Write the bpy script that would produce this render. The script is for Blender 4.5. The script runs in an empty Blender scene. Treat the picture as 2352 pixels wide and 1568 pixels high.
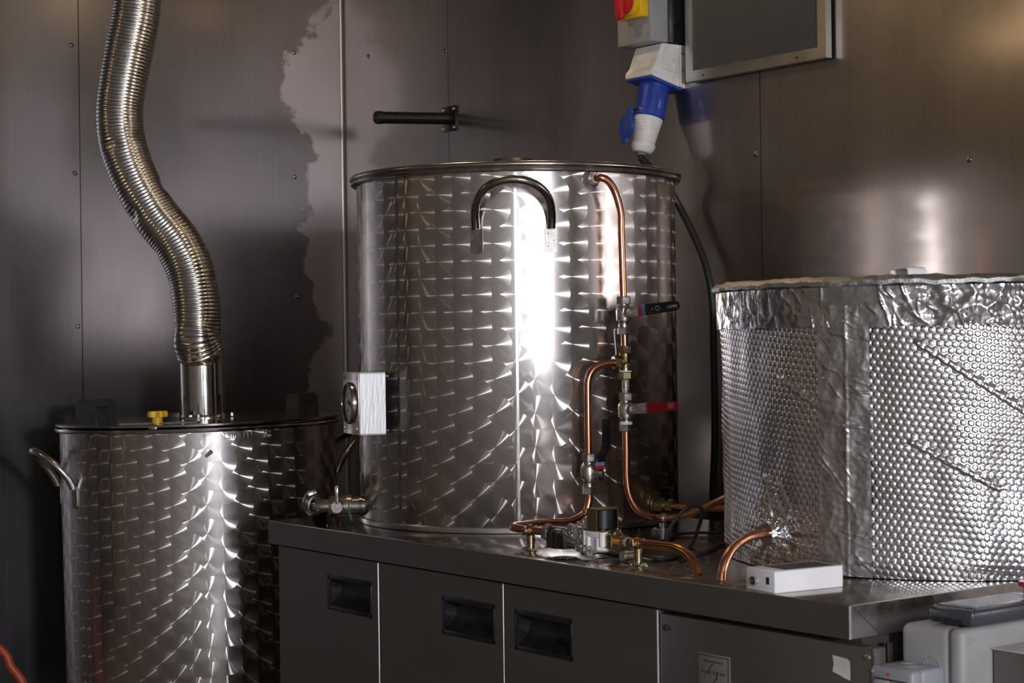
import bpy, bmesh, math, random
import numpy as np
from mathutils import Vector, Matrix
random.seed(7)
PI = math.pi
SC = bpy.context.scene
COL = SC.collection
V = Vector

# ------------------------------------------------------------------ camera
# X runs along the counter towards the viewer, Y into the back wall, Z up.
RIGHT = V((.6, .8, 0)); FWD = V((-.8, .6, 0)); UP = V((0, 0, 1))
ROLL = .013
cam = bpy.data.cameras.new('camera'); cam_o = bpy.data.objects.new('camera', cam); COL.objects.link(cam_o)
cr = RIGHT * math.cos(ROLL) - UP * math.sin(ROLL)
cu = RIGHT * math.sin(ROLL) + UP * math.cos(ROLL)
m = Matrix((cr, cu, -FWD)).transposed().to_4x4(); m.translation = (0, 0, 1.28)
cam_o.matrix_world = m
cam.sensor_width = 36.0; cam.lens = 36.0 * 4130 / 2352
cam.clip_start = .05; cam.clip_end = 60
cam.dof.use_dof = True; cam.dof.focus_distance = 3.6; cam.dof.aperture_fstop = 9.0
SC.camera = cam_o

# ------------------------------------------------------------------ world and light
w = bpy.data.worlds.new('world'); SC.world = w; w.use_nodes = True
w.node_tree.nodes['Background'].inputs[0].default_value = (.60, .66, .78, 1)
w.node_tree.nodes['Background'].inputs[1].default_value = 1.0

def area(name, loc, target, sx, sy, power, col):
    l = bpy.data.lights.new(name, 'AREA'); l.shape = 'RECTANGLE'; l.size = sx; l.size_y = sy
    l.energy = power; l.color = col
    o = bpy.data.objects.new(name, l); COL.objects.link(o); o.location = loc
    o.rotation_euler = (V(target) - V(loc)).to_track_quat('-Z', 'Y').to_euler()
    return o
# the photographer's lamp at the open doorway on the right
area('doorway_lamp', (2.10, .40, 1.60), (-3.6, 2.0, 1.25), .36, .30, 84, (.95, .95, 1.0))
# daylight through the window behind the photographer
area('window_daylight', (2.00, -1.24, 1.60), (-3.0, 2.3, 1.2), .16, .80, 9, (.90, .94, 1.0))
SC.view_settings.view_transform = 'Standard'; SC.view_settings.look = 'None'
SC.view_settings.exposure = 0.25; SC.view_settings.gamma = 1.0
SC.view_settings.use_curve_mapping = False

# ------------------------------------------------------------------ node helpers
class S:
    """a float socket with arithmetic"""
    def __init__(s, nt, sock): s.nt = nt; s.k = sock
    def op(s, o, b=None, c=None):
        n = s.nt.nodes.new('ShaderNodeMath'); n.operation = o
        s.nt.links.new(s.k, n.inputs[0])
        for i, x in ((1, b), (2, c)):
            if x is None: continue
            if isinstance(x, S): s.nt.links.new(x.k, n.inputs[i])
            else: n.inputs[i].default_value = x
        return S(s.nt, n.outputs[0])
    def __add__(s, b): return s.op('ADD', b)
    def __sub__(s, b): return s.op('SUBTRACT', b)
    def __mul__(s, b): return s.op('MULTIPLY', b)
    def __truediv__(s, b): return s.op('DIVIDE', b)

def newmat(name):
    mt = bpy.data.materials.new(name); mt.use_nodes = True
    return mt, mt.node_tree, mt.node_tree.nodes['Principled BSDF']

def coords(nt, scale=(1, 1, 1), kind='Object'):
    t = nt.nodes.new('ShaderNodeTexCoord'); mp = nt.nodes.new('ShaderNodeMapping')
    nt.links.new(t.outputs[kind], mp.inputs[0]); mp.inputs['Scale'].default_value = scale
    return mp.outputs[0]

def noise(nt, scale, detail=4, rough=.55, vec=None, dist=0):
    n = nt.nodes.new('ShaderNodeTexNoise'); n.inputs['Scale'].default_value = scale
    n.inputs['Detail'].default_value = detail; n.inputs['Roughness'].default_value = rough
    n.inputs['Distortion'].default_value = dist
    if vec is not None: nt.links.new(vec, n.inputs['Vector'])
    return n.outputs['Fac']

def ramp(nt, fac, stops):
    r = nt.nodes.new('ShaderNodeValToRGB'); e = r.color_ramp.elements
    while len(e) < len(stops): e.new(.5)
    for el, (p, c) in zip(e, stops):
        el.position = p; el.color = tuple(c) + (1,) if len(c) == 3 else c
    nt.links.new(fac, r.inputs[0]); return r.outputs[0]

def maprange(nt, fac, a, b, c, d, clamp=True):
    r = nt.nodes.new('ShaderNodeMapRange'); r.clamp = clamp
    nt.links.new(fac, r.inputs[0])
    for i, x in enumerate((a, b, c, d)): r.inputs[i + 1].default_value = x
    return r.outputs[0]

def bump(nt, bsdf, height, strength, dist):
    b = nt.nodes.new('ShaderNodeBump'); b.inputs['Strength'].default_value = strength
    b.inputs['Distance'].default_value = dist; nt.links.new(height, b.inputs['Height'])
    nt.links.new(b.outputs[0], bsdf.inputs['Normal'])

def simple(name, col, metal=0., rough=.5, var=.12, scale=30, rvar=.08, bstr=0., spec=.5, stretch=(1, 1, 1), col2=None, lo=.35, hi=.7):
    """one base colour with mottled variation in colour and gloss"""
    mt, nt, b = newmat(name)
    vec = coords(nt, stretch)
    f = noise(nt, scale, 5, .6, vec)
    c1 = tuple(max(0, x * (1 - var)) for x in col)
    c2 = col2 if col2 else tuple(min(1, x * (1 + var)) for x in col)
    nt.links.new(ramp(nt, f, [(lo, c1), (hi, c2)]), b.inputs['Base Color'])
    b.inputs['Metallic'].default_value = metal
    b.inputs['Specular IOR Level'].default_value = spec
    nt.links.new(maprange(nt, f, .3, .7, max(.02, rough - rvar), rough + rvar), b.inputs['Roughness'])
    if bstr: bump(nt, b, f, bstr, .002)
    return mt

def wall_steel(name, col, patch=False, r0=.2, r1=.34, sharp=.3, rs=.10):
    """mill-finish stainless sheet: smeared, faintly streaked, with wipe marks"""
    mt, nt, b = newmat(name)
    vec = coords(nt, (1, 1, 1)); vec2 = coords(nt, (26, 26, .9)); vec3 = coords(nt, (1, 1, .55))
    big = noise(nt, 1.6, 3, .5, vec3, .3); smear = noise(nt, 4.5, 4, .55, vec3, .5); streak = noise(nt, 3.0, 3, .5, vec2)
    S_ = lambda k: S(nt, k)
    mix = S_(big) * .5 + S_(smear) * .35 + S_(streak) * .15
    base = ramp(nt, mix.k, [(.36, tuple(x * .80 for x in col)), (.64, tuple(min(1, x * 1.2) for x in col))])
    rough = S_(maprange(nt, mix.k, .36, .64, r0, r1))
    if patch:   # dull strip by the corner where a protective film was peeled off, with a ragged edge
        t = nt.nodes.new('ShaderNodeTexCoord'); sp = nt.nodes.new('ShaderNodeSeparateXYZ')
        nt.links.new(t.outputs['Object'], sp.inputs[0])
        y = S(nt, sp.outputs['Y'])
        rag = S_(noise(nt, 7.0, 5, .62, vec, .5)) * .26 + S_(noise(nt, 2.6, 2, .5, vec)) * .42
        edge = (y + rag - .34)
        fac = S_(maprange(nt, edge.k, 2.735, 2.75, 0, 1))
        mx = nt.nodes.new('ShaderNodeMix'); mx.data_type = 'RGBA'
        nt.links.new(fac.k, mx.inputs['Factor']); nt.links.new(base, mx.inputs['A'])
        mx.inputs['B'].default_value = tuple(min(1, x * 2.25) for x in col) + (1,)
        base = mx.outputs['Result']
        rough = rough + fac * .06
    nt.links.new(base, b.inputs['Base Color'])
    b.inputs['Metallic'].default_value = 1
    nt.links.new(rough.k, b.inputs['Roughness'])
    bb = S_(noise(nt, 1.1, 2, .5, vec)) * 1.0
    bump(nt, b, bb.k, .10, .02)
    b2 = nt.nodes.new('ShaderNodeBsdfPrincipled'); b2.inputs['Metallic'].default_value = 1
    nt.links.new(base, b2.inputs['Base Color'])
    nt.links.new(maprange(nt, mix.k, .36, .64, rs, rs * 1.8), b2.inputs['Roughness'])
    nt.links.new(b.inputs['Normal'].links[0].from_socket, b2.inputs['Normal'])
    mxs = nt.nodes.new('ShaderNodeMixShader')
    if patch: nt.links.new((fac * (-sharp) + sharp).k, mxs.inputs[0])
    else: mxs.inputs[0].default_value = sharp
    nt.links.new(b.outputs[0], mxs.inputs[1]); nt.links.new(b2.outputs[0], mxs.inputs[2])
    nt.links.new(mxs.outputs[0], nt.nodes['Material Output'].inputs[0])
    return mt

def scale_steel(name, col):
    """engine-turned stainless: overlapping discs, each brushed in circles, seen as
    a direction of anisotropy that turns around every disc centre"""
    mt, nt, b = newmat(name); L = nt.links
    uv = nt.nodes.new('ShaderNodeUVMap'); uv.uv_map = 'UVMap'
    sp = nt.nodes.new('ShaderNodeSeparateXYZ'); L.new(uv.outputs[0], sp.inputs[0])
    u, v = S(nt, sp.outputs['X']), S(nt, sp.outputs['Y'])
    p, q, r = .0395, .067, .0356
    i0 = (u / p).op('FLOOR')
    du0 = u - i0 * p
    odd = i0.op('PINGPONG', 1.0)
    vs0 = v + odd * (q / 2)
    dv0 = vs0 - (vs0 / q).op('ROUND') * q
    vs1 = vs0 + (q / 2)
    dv1 = vs1 - (vs1 / q).op('ROUND') * q
    du1 = du0 - p
    d0 = (du0 * du0 + dv0 * dv0).op('SQRT')
    inn = d0.op('LESS_THAN', r)
    out = inn.op('MULTIPLY', -1.0) + 1.0
    du = du0 * inn + du1 * out
    dv = dv0 * inn + dv1 * out
    ids = i0 * 7.31 + (vs0 / q).op('ROUND') * inn * 3.17 + out * 1.9
    rnd = (ids.op('SINE') * 43758.5).op('FRACT')
    g = nt.nodes.new('ShaderNodeNewGeometry')
    cr_ = nt.nodes.new('ShaderNodeVectorMath'); cr_.operation = 'CROSS_PRODUCT'
    cr_.inputs[0].default_value = (0, 0, 1); L.new(g.outputs['Normal'], cr_.inputs[1])
    s1 = nt.nodes.new('ShaderNodeVectorMath'); s1.operation = 'SCALE'; L.new(cr_.outputs[0], s1.inputs[0]); L.new(du.k, s1.inputs['Scale'])
    s2 = nt.nodes.new('ShaderNodeCombineXYZ'); L.new(dv.k, s2.inputs['Z'])
    ad = nt.nodes.new('ShaderNodeVectorMath'); ad.operation = 'ADD'; L.new(s1.outputs[0], ad.inputs[0]); L.new(s2.outputs[0], ad.inputs[1])
    nm = nt.nodes.new('ShaderNodeVectorMath'); nm.operation = 'NORMALIZE'; L.new(ad.outputs[0], nm.inputs[0])
    vec = coords(nt, (1, 1, .35)); f = noise(nt, 9, 5, .6, vec, .6)
    an = nt.nodes.new('ShaderNodeBsdfAnisotropic'); an.distribution = 'GGX'
    L.new(ramp(nt, f, [(.3, tuple(x * .86 for x in col)), (.7, col)]), an.inputs['Color'])
    L.new((S(nt, maprange(nt, f, .3, .7, -.015, .02)) + rnd * .035 + .215).k, an.inputs['Roughness'])
    an.inputs['Anisotropy'].default_value = -.77
    L.new(nm.outputs[0], an.inputs['Tangent'])
    nt.nodes.remove(b)
    # the smooth ground of the sheet shows through the brushing
    g2 = nt.nodes.new('ShaderNodeBsdfPrincipled')
    g2.inputs['Base Color'].default_value = tuple(x * .9 for x in col) + (1,)
    g2.inputs['Metallic'].default_value = 1
    L.new(maprange(nt, f, .3, .7, .17, .29), g2.inputs['Roughness'])
    mx = nt.nodes.new('ShaderNodeMixShader')
    L.new(maprange(nt, f, .3, .7, .52, .40), mx.inputs[0])
    L.new(an.outputs[0], mx.inputs[1]); L.new(g2.outputs[0], mx.inputs[2])
    L.new(mx.outputs[0], nt.nodes['Material Output'].inputs[0])
    return mt

def copper_mat(name, patina=.0, col=(.78, .36, .22)):
    mt, nt, b = newmat(name)
    vec = coords(nt, (1, 1, 1)); f = noise(nt, 40, 5, .65, vec); f2 = noise(nt, 90, 4, .6, vec)
    base = ramp(nt, f, [(.32, tuple(x * .62 for x in col)), (.62, col)])
    fac = maprange(nt, f2, .60 - .25 * patina, .68 - .2 * patina, 0, 1 if patina else .12)
    mx = nt.nodes.new('ShaderNodeMix'); mx.data_type = 'RGBA'
    nt.links.new(fac, mx.inputs['Factor']); nt.links.new(base, mx.inputs['A'])
    mx.inputs['B'].default_value = (.27, .38, .345, 1)
    nt.links.new(mx.outputs['Result'], b.inputs['Base Color'])
    inv = nt.nodes.new('ShaderNodeMath'); inv.operation = 'SUBTRACT'; inv.inputs[0].default_value = 1; nt.links.new(fac, inv.inputs[1])
    nt.links.new(inv.outputs[0], b.inputs['Metallic'])
    nt.links.new(maprange(nt, f, .3, .7, .30, .17), b.inputs['Roughness'])
    return mt

def foil_mat(name, scale, strength, rough, col=(.80, .79, .82)):
    mt, nt, b = newmat(name)
    vec = coords(nt, (1, 1, 1))
    vo = nt.nodes.new('ShaderNodeTexVoronoi'); vo.inputs['Scale'].default_value = scale; vo.feature = 'SMOOTH_F1'
    nt.links.new(vec, vo.inputs['Vector'])
    f = noise(nt, scale * .7, 5, .7, vec, 1.2)
    h = S(nt, vo.outputs['Distance']) * .6 + S(nt, f)
    nt.links.new(ramp(nt, f, [(.3, tuple(x * .85 for x in col)), (.7, col)]), b.inputs['Base Color'])
    b.inputs['Metallic'].default_value = 1
    nt.links.new(maprange(nt, f, .3, .7, rough * .8, rough * 1.3), b.inputs['Roughness'])
    bump(nt, b, h.k, strength, .006)
    return mt

M = {}
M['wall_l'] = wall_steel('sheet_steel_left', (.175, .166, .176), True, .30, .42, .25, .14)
M['wall_b'] = wall_steel('sheet_steel_back', (.43, .39, .368), False, .30, .44, .36, .09)
M['wall_o'] = simple('painted_wall', (.42, .40, .375), 0, .6, .1, 3, .05)
M['corner'] = simple('corner_steel', (.36, .34, .33), 1, .34, .06, 8, .04, stretch=(1, 1, .2))
M['scale'] = scale_steel('engine_turned_steel', (.66, .62, .60))
M['counter'] = simple('brushed_counter_steel', (.205, .188, .175), .76, .36, .07, 3, .03, stretch=(1, 9, 9), lo=.1, hi=.9)
M['top'] = simple('worktop_steel', (.50, .475, .455), 1, .16, .14, 7, .07, stretch=(1, 1, 1))
M['polish'] = simple('polished_steel', (.66, .63, .60), 1, .11, .06, 20, .04)
M['steel'] = simple('satin_steel', (.56, .53, .51), 1, .26, .10, 40, .06)
M['dark_steel'] = simple('dull_dark_steel', (.34, .31, .29), 1, .22, .18, 26, .07)
M['seam'] = simple('ground_weld', (.82, .80, .80), 1, .20, .05, 40, .03)
M['edge'] = simple('folded_edge_and_glint', (.75, .74, .74), 1, .38, .05, 40, .03)  # door edges, and the painted highlight at the worktop corner
M['tab'] = simple('dull_tab_steel', (.25, .235, .225), 1, .36, .12, 60, .06)
M['rim'] = simple('worn_rim_steel', (.42, .39, .365), 1, .22, .14, 60, .07, bstr=.03, lo=.2, hi=.8)
M['duct'] = simple('aluminium_duct_foil', (.70, .68, .66), 1, .20, .10, 60, .06)
M['nickel'] = simple('nickel_plated_brass', (.58, .555, .52), 1, .30, .20, 80, .10, bstr=.1)
M['brass'] = copper_mat('tarnished_brass', .08, (.50, .38, .20))
M['brass_clean'] = simple('brass', (.52, .40, .20), 1, .30, .10, 40, .05, lo=.2, hi=.8)
M['copper'] = copper_mat('copper_tube')
M['copper_green'] = copper_mat('copper_tube_verdigris', .75)
M['copper_dull'] = copper_mat('copper_tube_tarnished', .0, (.55, .25, .13))
M['alu'] = simple('aluminium_bar', (.62, .60, .56), 1, .30, .10, 8, .06, stretch=(1, 1, 1))
M['alu_plate'] = simple('scratched_aluminium', (.58, .58, .59), 1, .44, .14, 22, .10, stretch=(8, 8, 1.2), bstr=.2)
M['foil'] = foil_mat('bubble_foil', 55, .08, .20, (.86, .85, .88))
M['tape'] = foil_mat('foil_tape', 26, .14, .28)
M['crumple'] = foil_mat('crumpled_foil', 40, .16, .13)
M['foil_lid'] = foil_mat('dusty_foil', 60, .5, .42, (.60, .59, .585))
M['black'] = simple('black_plastic', (.012, .012, .014), 0, .38, .3, 40, .1)
M['blackgloss'] = simple('black_vinyl', (.010, .010, .012), 0, .22, .3, 60, .08)
M['black_metal'] = simple('black_painted_steel', (.010, .010, .011), 0, .30, .3, 50, .08)
M['rubber'] = simple('black_rubber_cable', (.014, .013, .013), 0, .48, .25, 60, .1)
M['handle_blk'] = simple('dark_grey_bakelite', (.035, .038, .046), 0, .5, .2, 40, .1)
M['grey'] = simple('grey_plastic', (.36, .36, .37), 0, .45, .06, 12, .06)
M['grey2'] = simple('blue_grey_plastic', (.30, .31, .345), 0, .42, .06, 12, .06)
M['boxgrey'] = simple('dusty_grey_plastic', (.33, .325, .325), 0, .5, .08, 14, .06)
M['white'] = simple('white_plastic', (.86, .85, .87), 0, .42, .05, 18, .06)
M['dirtywhite'] = simple('scuffed_white_plastic', (.82, .80, .79), 0, .5, .12, 26, .06)
M['blue'] = simple('blue_plastic', (.018, .055, .36), 0, .34, .15, 30, .08)
M['paleblue'] = simple('blue_band', (.16, .24, .55), 0, .4, .1, 30, .08)
M['red'] = simple('red_vinyl', (.50, .012, .022), 0, .38, .12, 30, .08)
M['redband'] = simple('red_band', (.55, .02, .02), 0, .4, .1, 30, .08)
M['yellow'] = simple('yellow_plastic', (.80, .50, .012), 0, .42, .10, 30, .08)
M['orange'] = simple('orange_hose', (.42, .06, .018), 0, .45, .14, 20, .08)
M['board'] = simple('charcoal_board', (.058, .059, .066), 0, .55, .10, 5, .05)
M['dial'] = simple('dial_white', (.78, .79, .82), 0, .3, .05, 10, .05)
M['ink'] = simple('dark_print', (.02, .02, .03), 0, .5, .1, 40, .05)
M['inkblue'] = simple('navy_print', (.02, .018, .085), 0, .5, .1, 40, .05)
M['inkwhite'] = simple('white_print', (.75, .75, .78), 0, .5, .05, 40, .05)
M['label'] = simple('silver_label', (.17, .155, .125), 0, .5, .06, 20, .05)
M['paper'] = simple('paper_scrap', (.66, .62, .62), 0, .7, .12, 40, .05)
M['ptfe'] = simple('thread_tape', (.80, .80, .80), 0, .6, .06, 80, .05)
M['floor'] = simple('grey_vinyl_floor', (.24, .22, .20), 0, .45, .2, 6, .08)
M['ceil'] = simple('ceiling_panel', (.34, .31, .27), 0, .55, .08, 3, .05)
M['grime'] = simple('grey_sticker', (.10, .115, .12), 0, .5, .2, 60, .05)
M['greencloth'] = simple('green_tape', (.05, .16, .11), 0, .6, .2, 60, .05)
M['smoke'] = simple('smoked_plastic', (.050, .055, .070), 0, .25, .1, 20, .08)

# ------------------------------------------------------------------ mesh helpers
def frame(o, x, y, z):
    mm = Matrix((V(x).normalized(), V(y).normalized(), V(z).normalized())).transposed().to_4x4()
    mm.translation = V(o); return mm
def look(o, z, xh=None):
    """a frame at o whose z axis points along z"""
    z = V(z).normalized()
    xh = V(xh) if xh is not None else (V((1, 0, 0)) if abs(z.x) < .9 else V((0, 1, 0)))
    y = z.cross(xh).normalized(); x = y.cross(z)
    return frame(o, x, y, z)

class MB:
    def __init__(s): s.v = []; s.f = []
    def raw(s, vs, fs, mx=None):
        n = len(s.v)
        s.v += [tuple(mx @ V(p)) if mx is not None else tuple(p) for p in vs]
        s.f += [tuple(i + n for i in f) for f in fs]; return s
    def box(s, c, size, mx=None, bev=0, seg=2):
        if not bev:
            x, y, z = [a / 2 for a in size]
            vs = [(c[0] + i * x, c[1] + j * y, c[2] + k * z) for i in (-1, 1) for j in (-1, 1) for k in (-1, 1)]
            return s.raw(vs, [(0, 1, 3, 2), (4, 6, 7, 5), (0, 4, 5, 1), (2, 3, 7, 6), (0, 2, 6, 4), (1, 5, 7, 3)], mx)
        bm = bmesh.new(); bmesh.ops.create_cube(bm, size=1)
        for q in bm.verts: q.co = V((q.co.x * size[0] + c[0], q.co.y * size[1] + c[1], q.co.z * size[2] + c[2]))
        bmesh.ops.bevel(bm, geom=list(bm.edges), offset=bev, segments=seg, profile=.5, affect='EDGES')
        bm.verts.index_update()
        s.raw([q.co.copy() for q in bm.verts], [[q.index for q in f.verts] for f in bm.faces], mx); bm.free(); return s
    def lathe(s, prof, n=32, mx=None, a0=0, a1=2 * PI, caps=True):
        full = abs(a1 - a0 - 2 * PI) < 1e-6; k = n if full else n + 1
        vs = []; fs = []
        for r, z in prof:
            for i in range(k):
                a = a0 + (a1 - a0) * i / n; vs.append((r * math.cos(a), r * math.sin(a), z))
        for j in range(len(prof) - 1):
            for i in range(n):
                i2 = (i + 1) % k
                fs.append((j * k + i, j * k + i2, (j + 1) * k + i2, (j + 1) * k + i))
        if caps and full:
            if prof[0][0] > 1e-6: fs.append(tuple(range(k))[::-1])
            if prof[-1][0] > 1e-6: fs.append(tuple((len(prof) - 1) * k + i for i in range(k)))
        return s.raw(vs, fs, mx)
    def cyl(s, p0, p1, r, n=24, r1=None, bev=0):
        p0, p1 = V(p0), V(p1); L = (p1 - p0).length
        r1 = r if r1 is None else r1
        pr = [(r, 0), (r1, L)] if not bev else [(r - bev, 0), (r, bev), (r1, L - bev), (r1 - bev, L)]
        return s.lathe(pr, n, look(p0, p1 - p0))
    def hexa(s, p0, p1, r, xh=None):
        p0, p1 = V(p0), V(p1); L = (p1 - p0).length; b = r * .1
        return s.lathe([(r - b, 0), (r, b), (r, L - b), (r - b, L)], 6, look(p0, p1 - p0, xh))
    def tube(s, pts, r, n=16, sub=8, spline=True, rf=None, caps=True):
        P = [V(p) for p in pts]
        if spline: P = catmull(P, sub)
        vs = []; fs = []; T = []
        for i in range(len(P)):
            t = (P[min(i + 1, len(P) - 1)] - P[max(i - 1, 0)]).normalized(); T.append(t)
        x = T[0].orthogonal().normalized()
        for i, p in enumerate(P):
            x = (x - T[i] * x.dot(T[i])).normalized(); y = T[i].cross(x)
            rr = rf(i / (len(P) - 1)) if rf else r
            for j in range(n):
                a = 2 * PI * j / n; vs.append(p + x * (rr * math.cos(a)) + y * (rr * math.sin(a)))
        for i in range(len(P) - 1):
            for j in range(n):
                j2 = (j + 1) % n
                fs.append((i * n + j, i * n + j2, (i + 1) * n + j2, (i + 1) * n + j))
        if caps: fs.append(tuple(range(n))[::-1]); fs.append(tuple((len(P) - 1) * n + j for j in range(n)))
        return s.raw(vs, fs)
    def prism(s, poly, z0, z1, mx=None):
        n = len(poly)
        vs = [(x, y, z0) for x, y in poly] + [(x, y, z1) for x, y in poly]
        fs = [tuple(range(n))[::-1], tuple(range(n, 2 * n))] + [(i, (i + 1) % n, n + (i + 1) % n, n + i) for i in range(n)]
        return s.raw(vs, fs, mx)
    def torus(s, R_, r, mx=None, n=64, k=12, zs=1.):
        vs = []; fs = []
        for i in range(n):
            a = 2 * PI * i / n
            for j in range(k):
                b = 2 * PI * j / k; rr = R_ + r * math.cos(b)
                vs.append((rr * math.cos(a), rr * math.sin(a), zs * r * math.sin(b)))
        for i in range(n):
            for j in range(k):
                i2, j2 = (i + 1) % n, (j + 1) % k
                fs.append((i * k + j, i2 * k + j, i2 * k + j2, i * k + j2))
        return s.raw(vs, fs, mx)

def catmull(P, sub):
    Q = [P[0] * 2 - P[1]] + P + [P[-1] * 2 - P[-2]]; out = []
    for i in range(1, len(Q) - 2):
        a, b, c, d = Q[i - 1:i + 3]
        for k in range(sub):
            t = k / sub
            out.append(.5 * ((2 * b) + (c - a) * t + (2 * a - 5 * b + 4 * c - d) * t * t + (3 * b - a - 3 * c + d) * t ** 3))
    out.append(P[-1]); return out

def fillet(pts, rad, sub=8):
    """a polyline with its corners rounded to the given radius"""
    P = [V(p) for p in pts]; out = [P[0]]
    for i in range(1, len(P) - 1):
        r_ = rad[i - 1] if isinstance(rad, (list, tuple)) else rad
        a = (P[i - 1] - P[i]); b = (P[i + 1] - P[i]); la, lb = a.length, b.length; a.normalize(); b.normalize()
        th = a.angle(b); d = min(r_ / math.tan(th / 2), la * .49 if i > 1 else la * .95, lb * .49 if i < len(P) - 2 else lb * .95)
        p0, p1 = P[i] + a * d, P[i] + b * d
        for k in range(sub + 1):
            t = k / sub; out.append(p0 * (1 - t) ** 2 + P[i] * 2 * t * (1 - t) + p1 * t * t)
    out.append(P[-1]); return out

ORG = {}
def mesh_from(name, mb, sharp=32):
    me = bpy.data.meshes.new(name); me.from_pydata(mb.v, [], mb.f); me.update()
    if me.polygons:
        me.polygons.foreach_set('use_smooth', [True] * len(me.polygons))
        me.set_sharp_from_angle(angle=math.radians(sharp))
    return me
def obj(name, mb, mat, parent=None, loc=None, sharp=32, xf=None):
    """link one mesh object; vertices are given in world coordinates"""
    if xf is not None: mb.v = [tuple(xf @ V(p)) for p in mb.v]
    org = V(loc) if loc is not None else V((0, 0, 0))
    if parent is not None: org = ORG[parent.name]
    mb.v = [(p[0] - org.x, p[1] - org.y, p[2] - org.z) for p in mb.v]
    o = bpy.data.objects.new(name, mesh_from(name, mb, sharp)); COL.objects.link(o)
    o.data.materials.append(M[mat])
    if parent is not None: o.parent = parent
    else: o.location = org
    ORG[o.name] = org
    return o
def tag(o, label, cat, group=None):
    o['label'] = label; o['category'] = cat
    if group: o['group'] = group
    return o
def thing(name, label, cat, loc, group=None):
    o = bpy.data.objects.new(name, None); COL.objects.link(o); o.location = loc; o.empty_display_size = .05
    ORG[o.name] = V(loc); return tag(o, label, cat, group)
def struct(o): o['kind'] = 'structure'; return o

def text_mb(body, size, mx, depth=.0004, align='LEFT', wrap=None, bold=False, sx=1.):
    """flat or slightly raised lettering, laid on the frame mx (or bent by wrap)"""
    cu_ = bpy.data.curves.new('lettering', 'FONT'); cu_.body = body; cu_.size = size; cu_.extrude = depth
    cu_.align_x = align; cu_.resolution_u = 3
    if bold: cu_.offset = size * .018
    o = bpy.data.objects.new('lettering', cu_); COL.objects.link(o)
    dg = bpy.context.evaluated_depsgraph_get(); me = o.evaluated_get(dg).to_mesh()
    mb = MB()
    vs = [(q.co.x * sx, q.co.y, q.co.z) for q in me.vertices]; fs = [tuple(p.vertices) for p in me.polygons]
    if wrap: vs = [wrap(p) for p in vs]; mb.raw(vs, fs)
    else: mb.raw(vs, fs, mx)
    o.evaluated_get(dg).to_mesh_clear(); bpy.data.objects.remove(o); bpy.data.curves.remove(cu_)
    return mb

# ------------------------------------------------------------------ the room
XW, YW, XE, YS, ZC = -4.665, 2.87, 2.45, -1.35, 2.58
CR = .010     # radius of the folded inside corner
fl = struct(obj('floor', MB().box(((XW + XE) / 2, (YW + YS) / 2, -.05), (XE - XW + .4, YW - YS + .4, .1)), 'floor'))
ce = struct(obj('ceiling', MB().box(((XW + XE) / 2, (YW + YS) / 2, ZC + .05), (XE - XW + .4, YW - YS + .4, .1)), 'ceil'))
wb = struct(obj('wall_back', MB().box(((XW + XE) / 2, YW + .06, ZC / 2), (XE - XW + .3, .10, ZC)), 'wall_o'))
wl = struct(obj('wall_left', MB().box((XW - .06, (YW + YS) / 2, ZC / 2), (.10, YW - YS + .3, ZC)), 'wall_o'))
G = .0012
def panel(parent, x0, y0, x1, y1, mat):
    """one sheet of the cladding with a small gap to its neighbour"""
    if abs(y0 - y1) < 1e-6: return obj('panel', MB().box(((x0 + x1) / 2, y0 + .005, ZC / 2), (abs(x1 - x0) - 2 * G, .01, ZC)), mat, parent)
    return obj('panel', MB().box((x0 - .005, (y0 + y1) / 2, ZC / 2), (.01, abs(y1 - y0) - 2 * G, ZC)), mat, parent)
pb = [panel(wb, a, YW, b, YW, 'wall_b') for a, b in ((XW + CR, -4.107), (-4.107, -2.888), (-2.888, -1.668), (-1.668, -.448), (-.448, .772), (.772, XE))]
pl_ = [panel(wl, XW, a, XW, b, 'wall_l') for a, b in ((2.022, YW - CR), (.80, 2.022), (-.42, .80), (YS, -.42))]
# folded corner strip
mb = MB(); n = 14; vs = []; fs = []
for i in range(n + 1):
    a = PI / 2 * i / n
    x, y = XW + CR - CR * math.cos(a), YW - CR + CR * math.sin(a)
    vs += [(x, y, 0), (x, y, ZC)]
for i in range(n): fs.append((2 * i, 2 * i + 2, 2 * i + 3, 2 * i + 1))
struct(obj('trim_1', mb.raw(vs, fs), 'corner'))
def wall_screw(parent, p, nrm):
    obj('screw', MB().lathe([(.0062, 0), (.0060, .0016), (.0046, .0030), (.0022, .0036), (.0020, .0022), (0, .0022)], 12, look(p, nrm)), 'dark_steel', parent)
for p, z in ((-4.121, 2.093), (-4.519, 2.132), (-2.905, 1.694), (-2.307, 1.629)):
    par = pb[0] if p < -4.107 else pb[1] if p < -2.888 else pb[2]
    wall_screw(par, (p, YW, z), (0, -1, 0))
for y, z in ((2.001, 2.108), (2.0065, 1.757), (2.0096, 1.337)): wall_screw(pl_[1], (XW, y, z), (1, 0, 0))
for y, z in ((2.7026, 2.148), (2.6986, 1.778), (2.699, 1.422)): wall_screw(pl_[0], (XW, y, z), (1, 0, 0))
# the two walls the photograph does not look at, with the opening for the door and the window
mb = MB()
for y0, y1, z0, z1 in ((YS, .20, 0, ZC), (1.12, YW, 0, ZC), (.20, 1.12, 2.27, ZC)):
    mb.box((XE + .05, (y0 + y1) / 2, (z0 + z1) / 2), (.1, y1 - y0, z1 - z0))
struct(obj('wall_right', mb, 'wall_o'))
mb = MB()
for x0, x1, z0, z1 in ((XW, 1.62, 0, ZC), (2.34, XE, 0, ZC), (1.62, 2.34, 0, 1.2), (1.62, 2.34, 2.1, ZC)):
    mb.box(((x0 + x1) / 2, YS - .05, (z0 + z1) / 2), (x1 - x0, .1, z1 - z0))
struct(obj('wall_front', mb, 'wall_o'))

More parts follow.
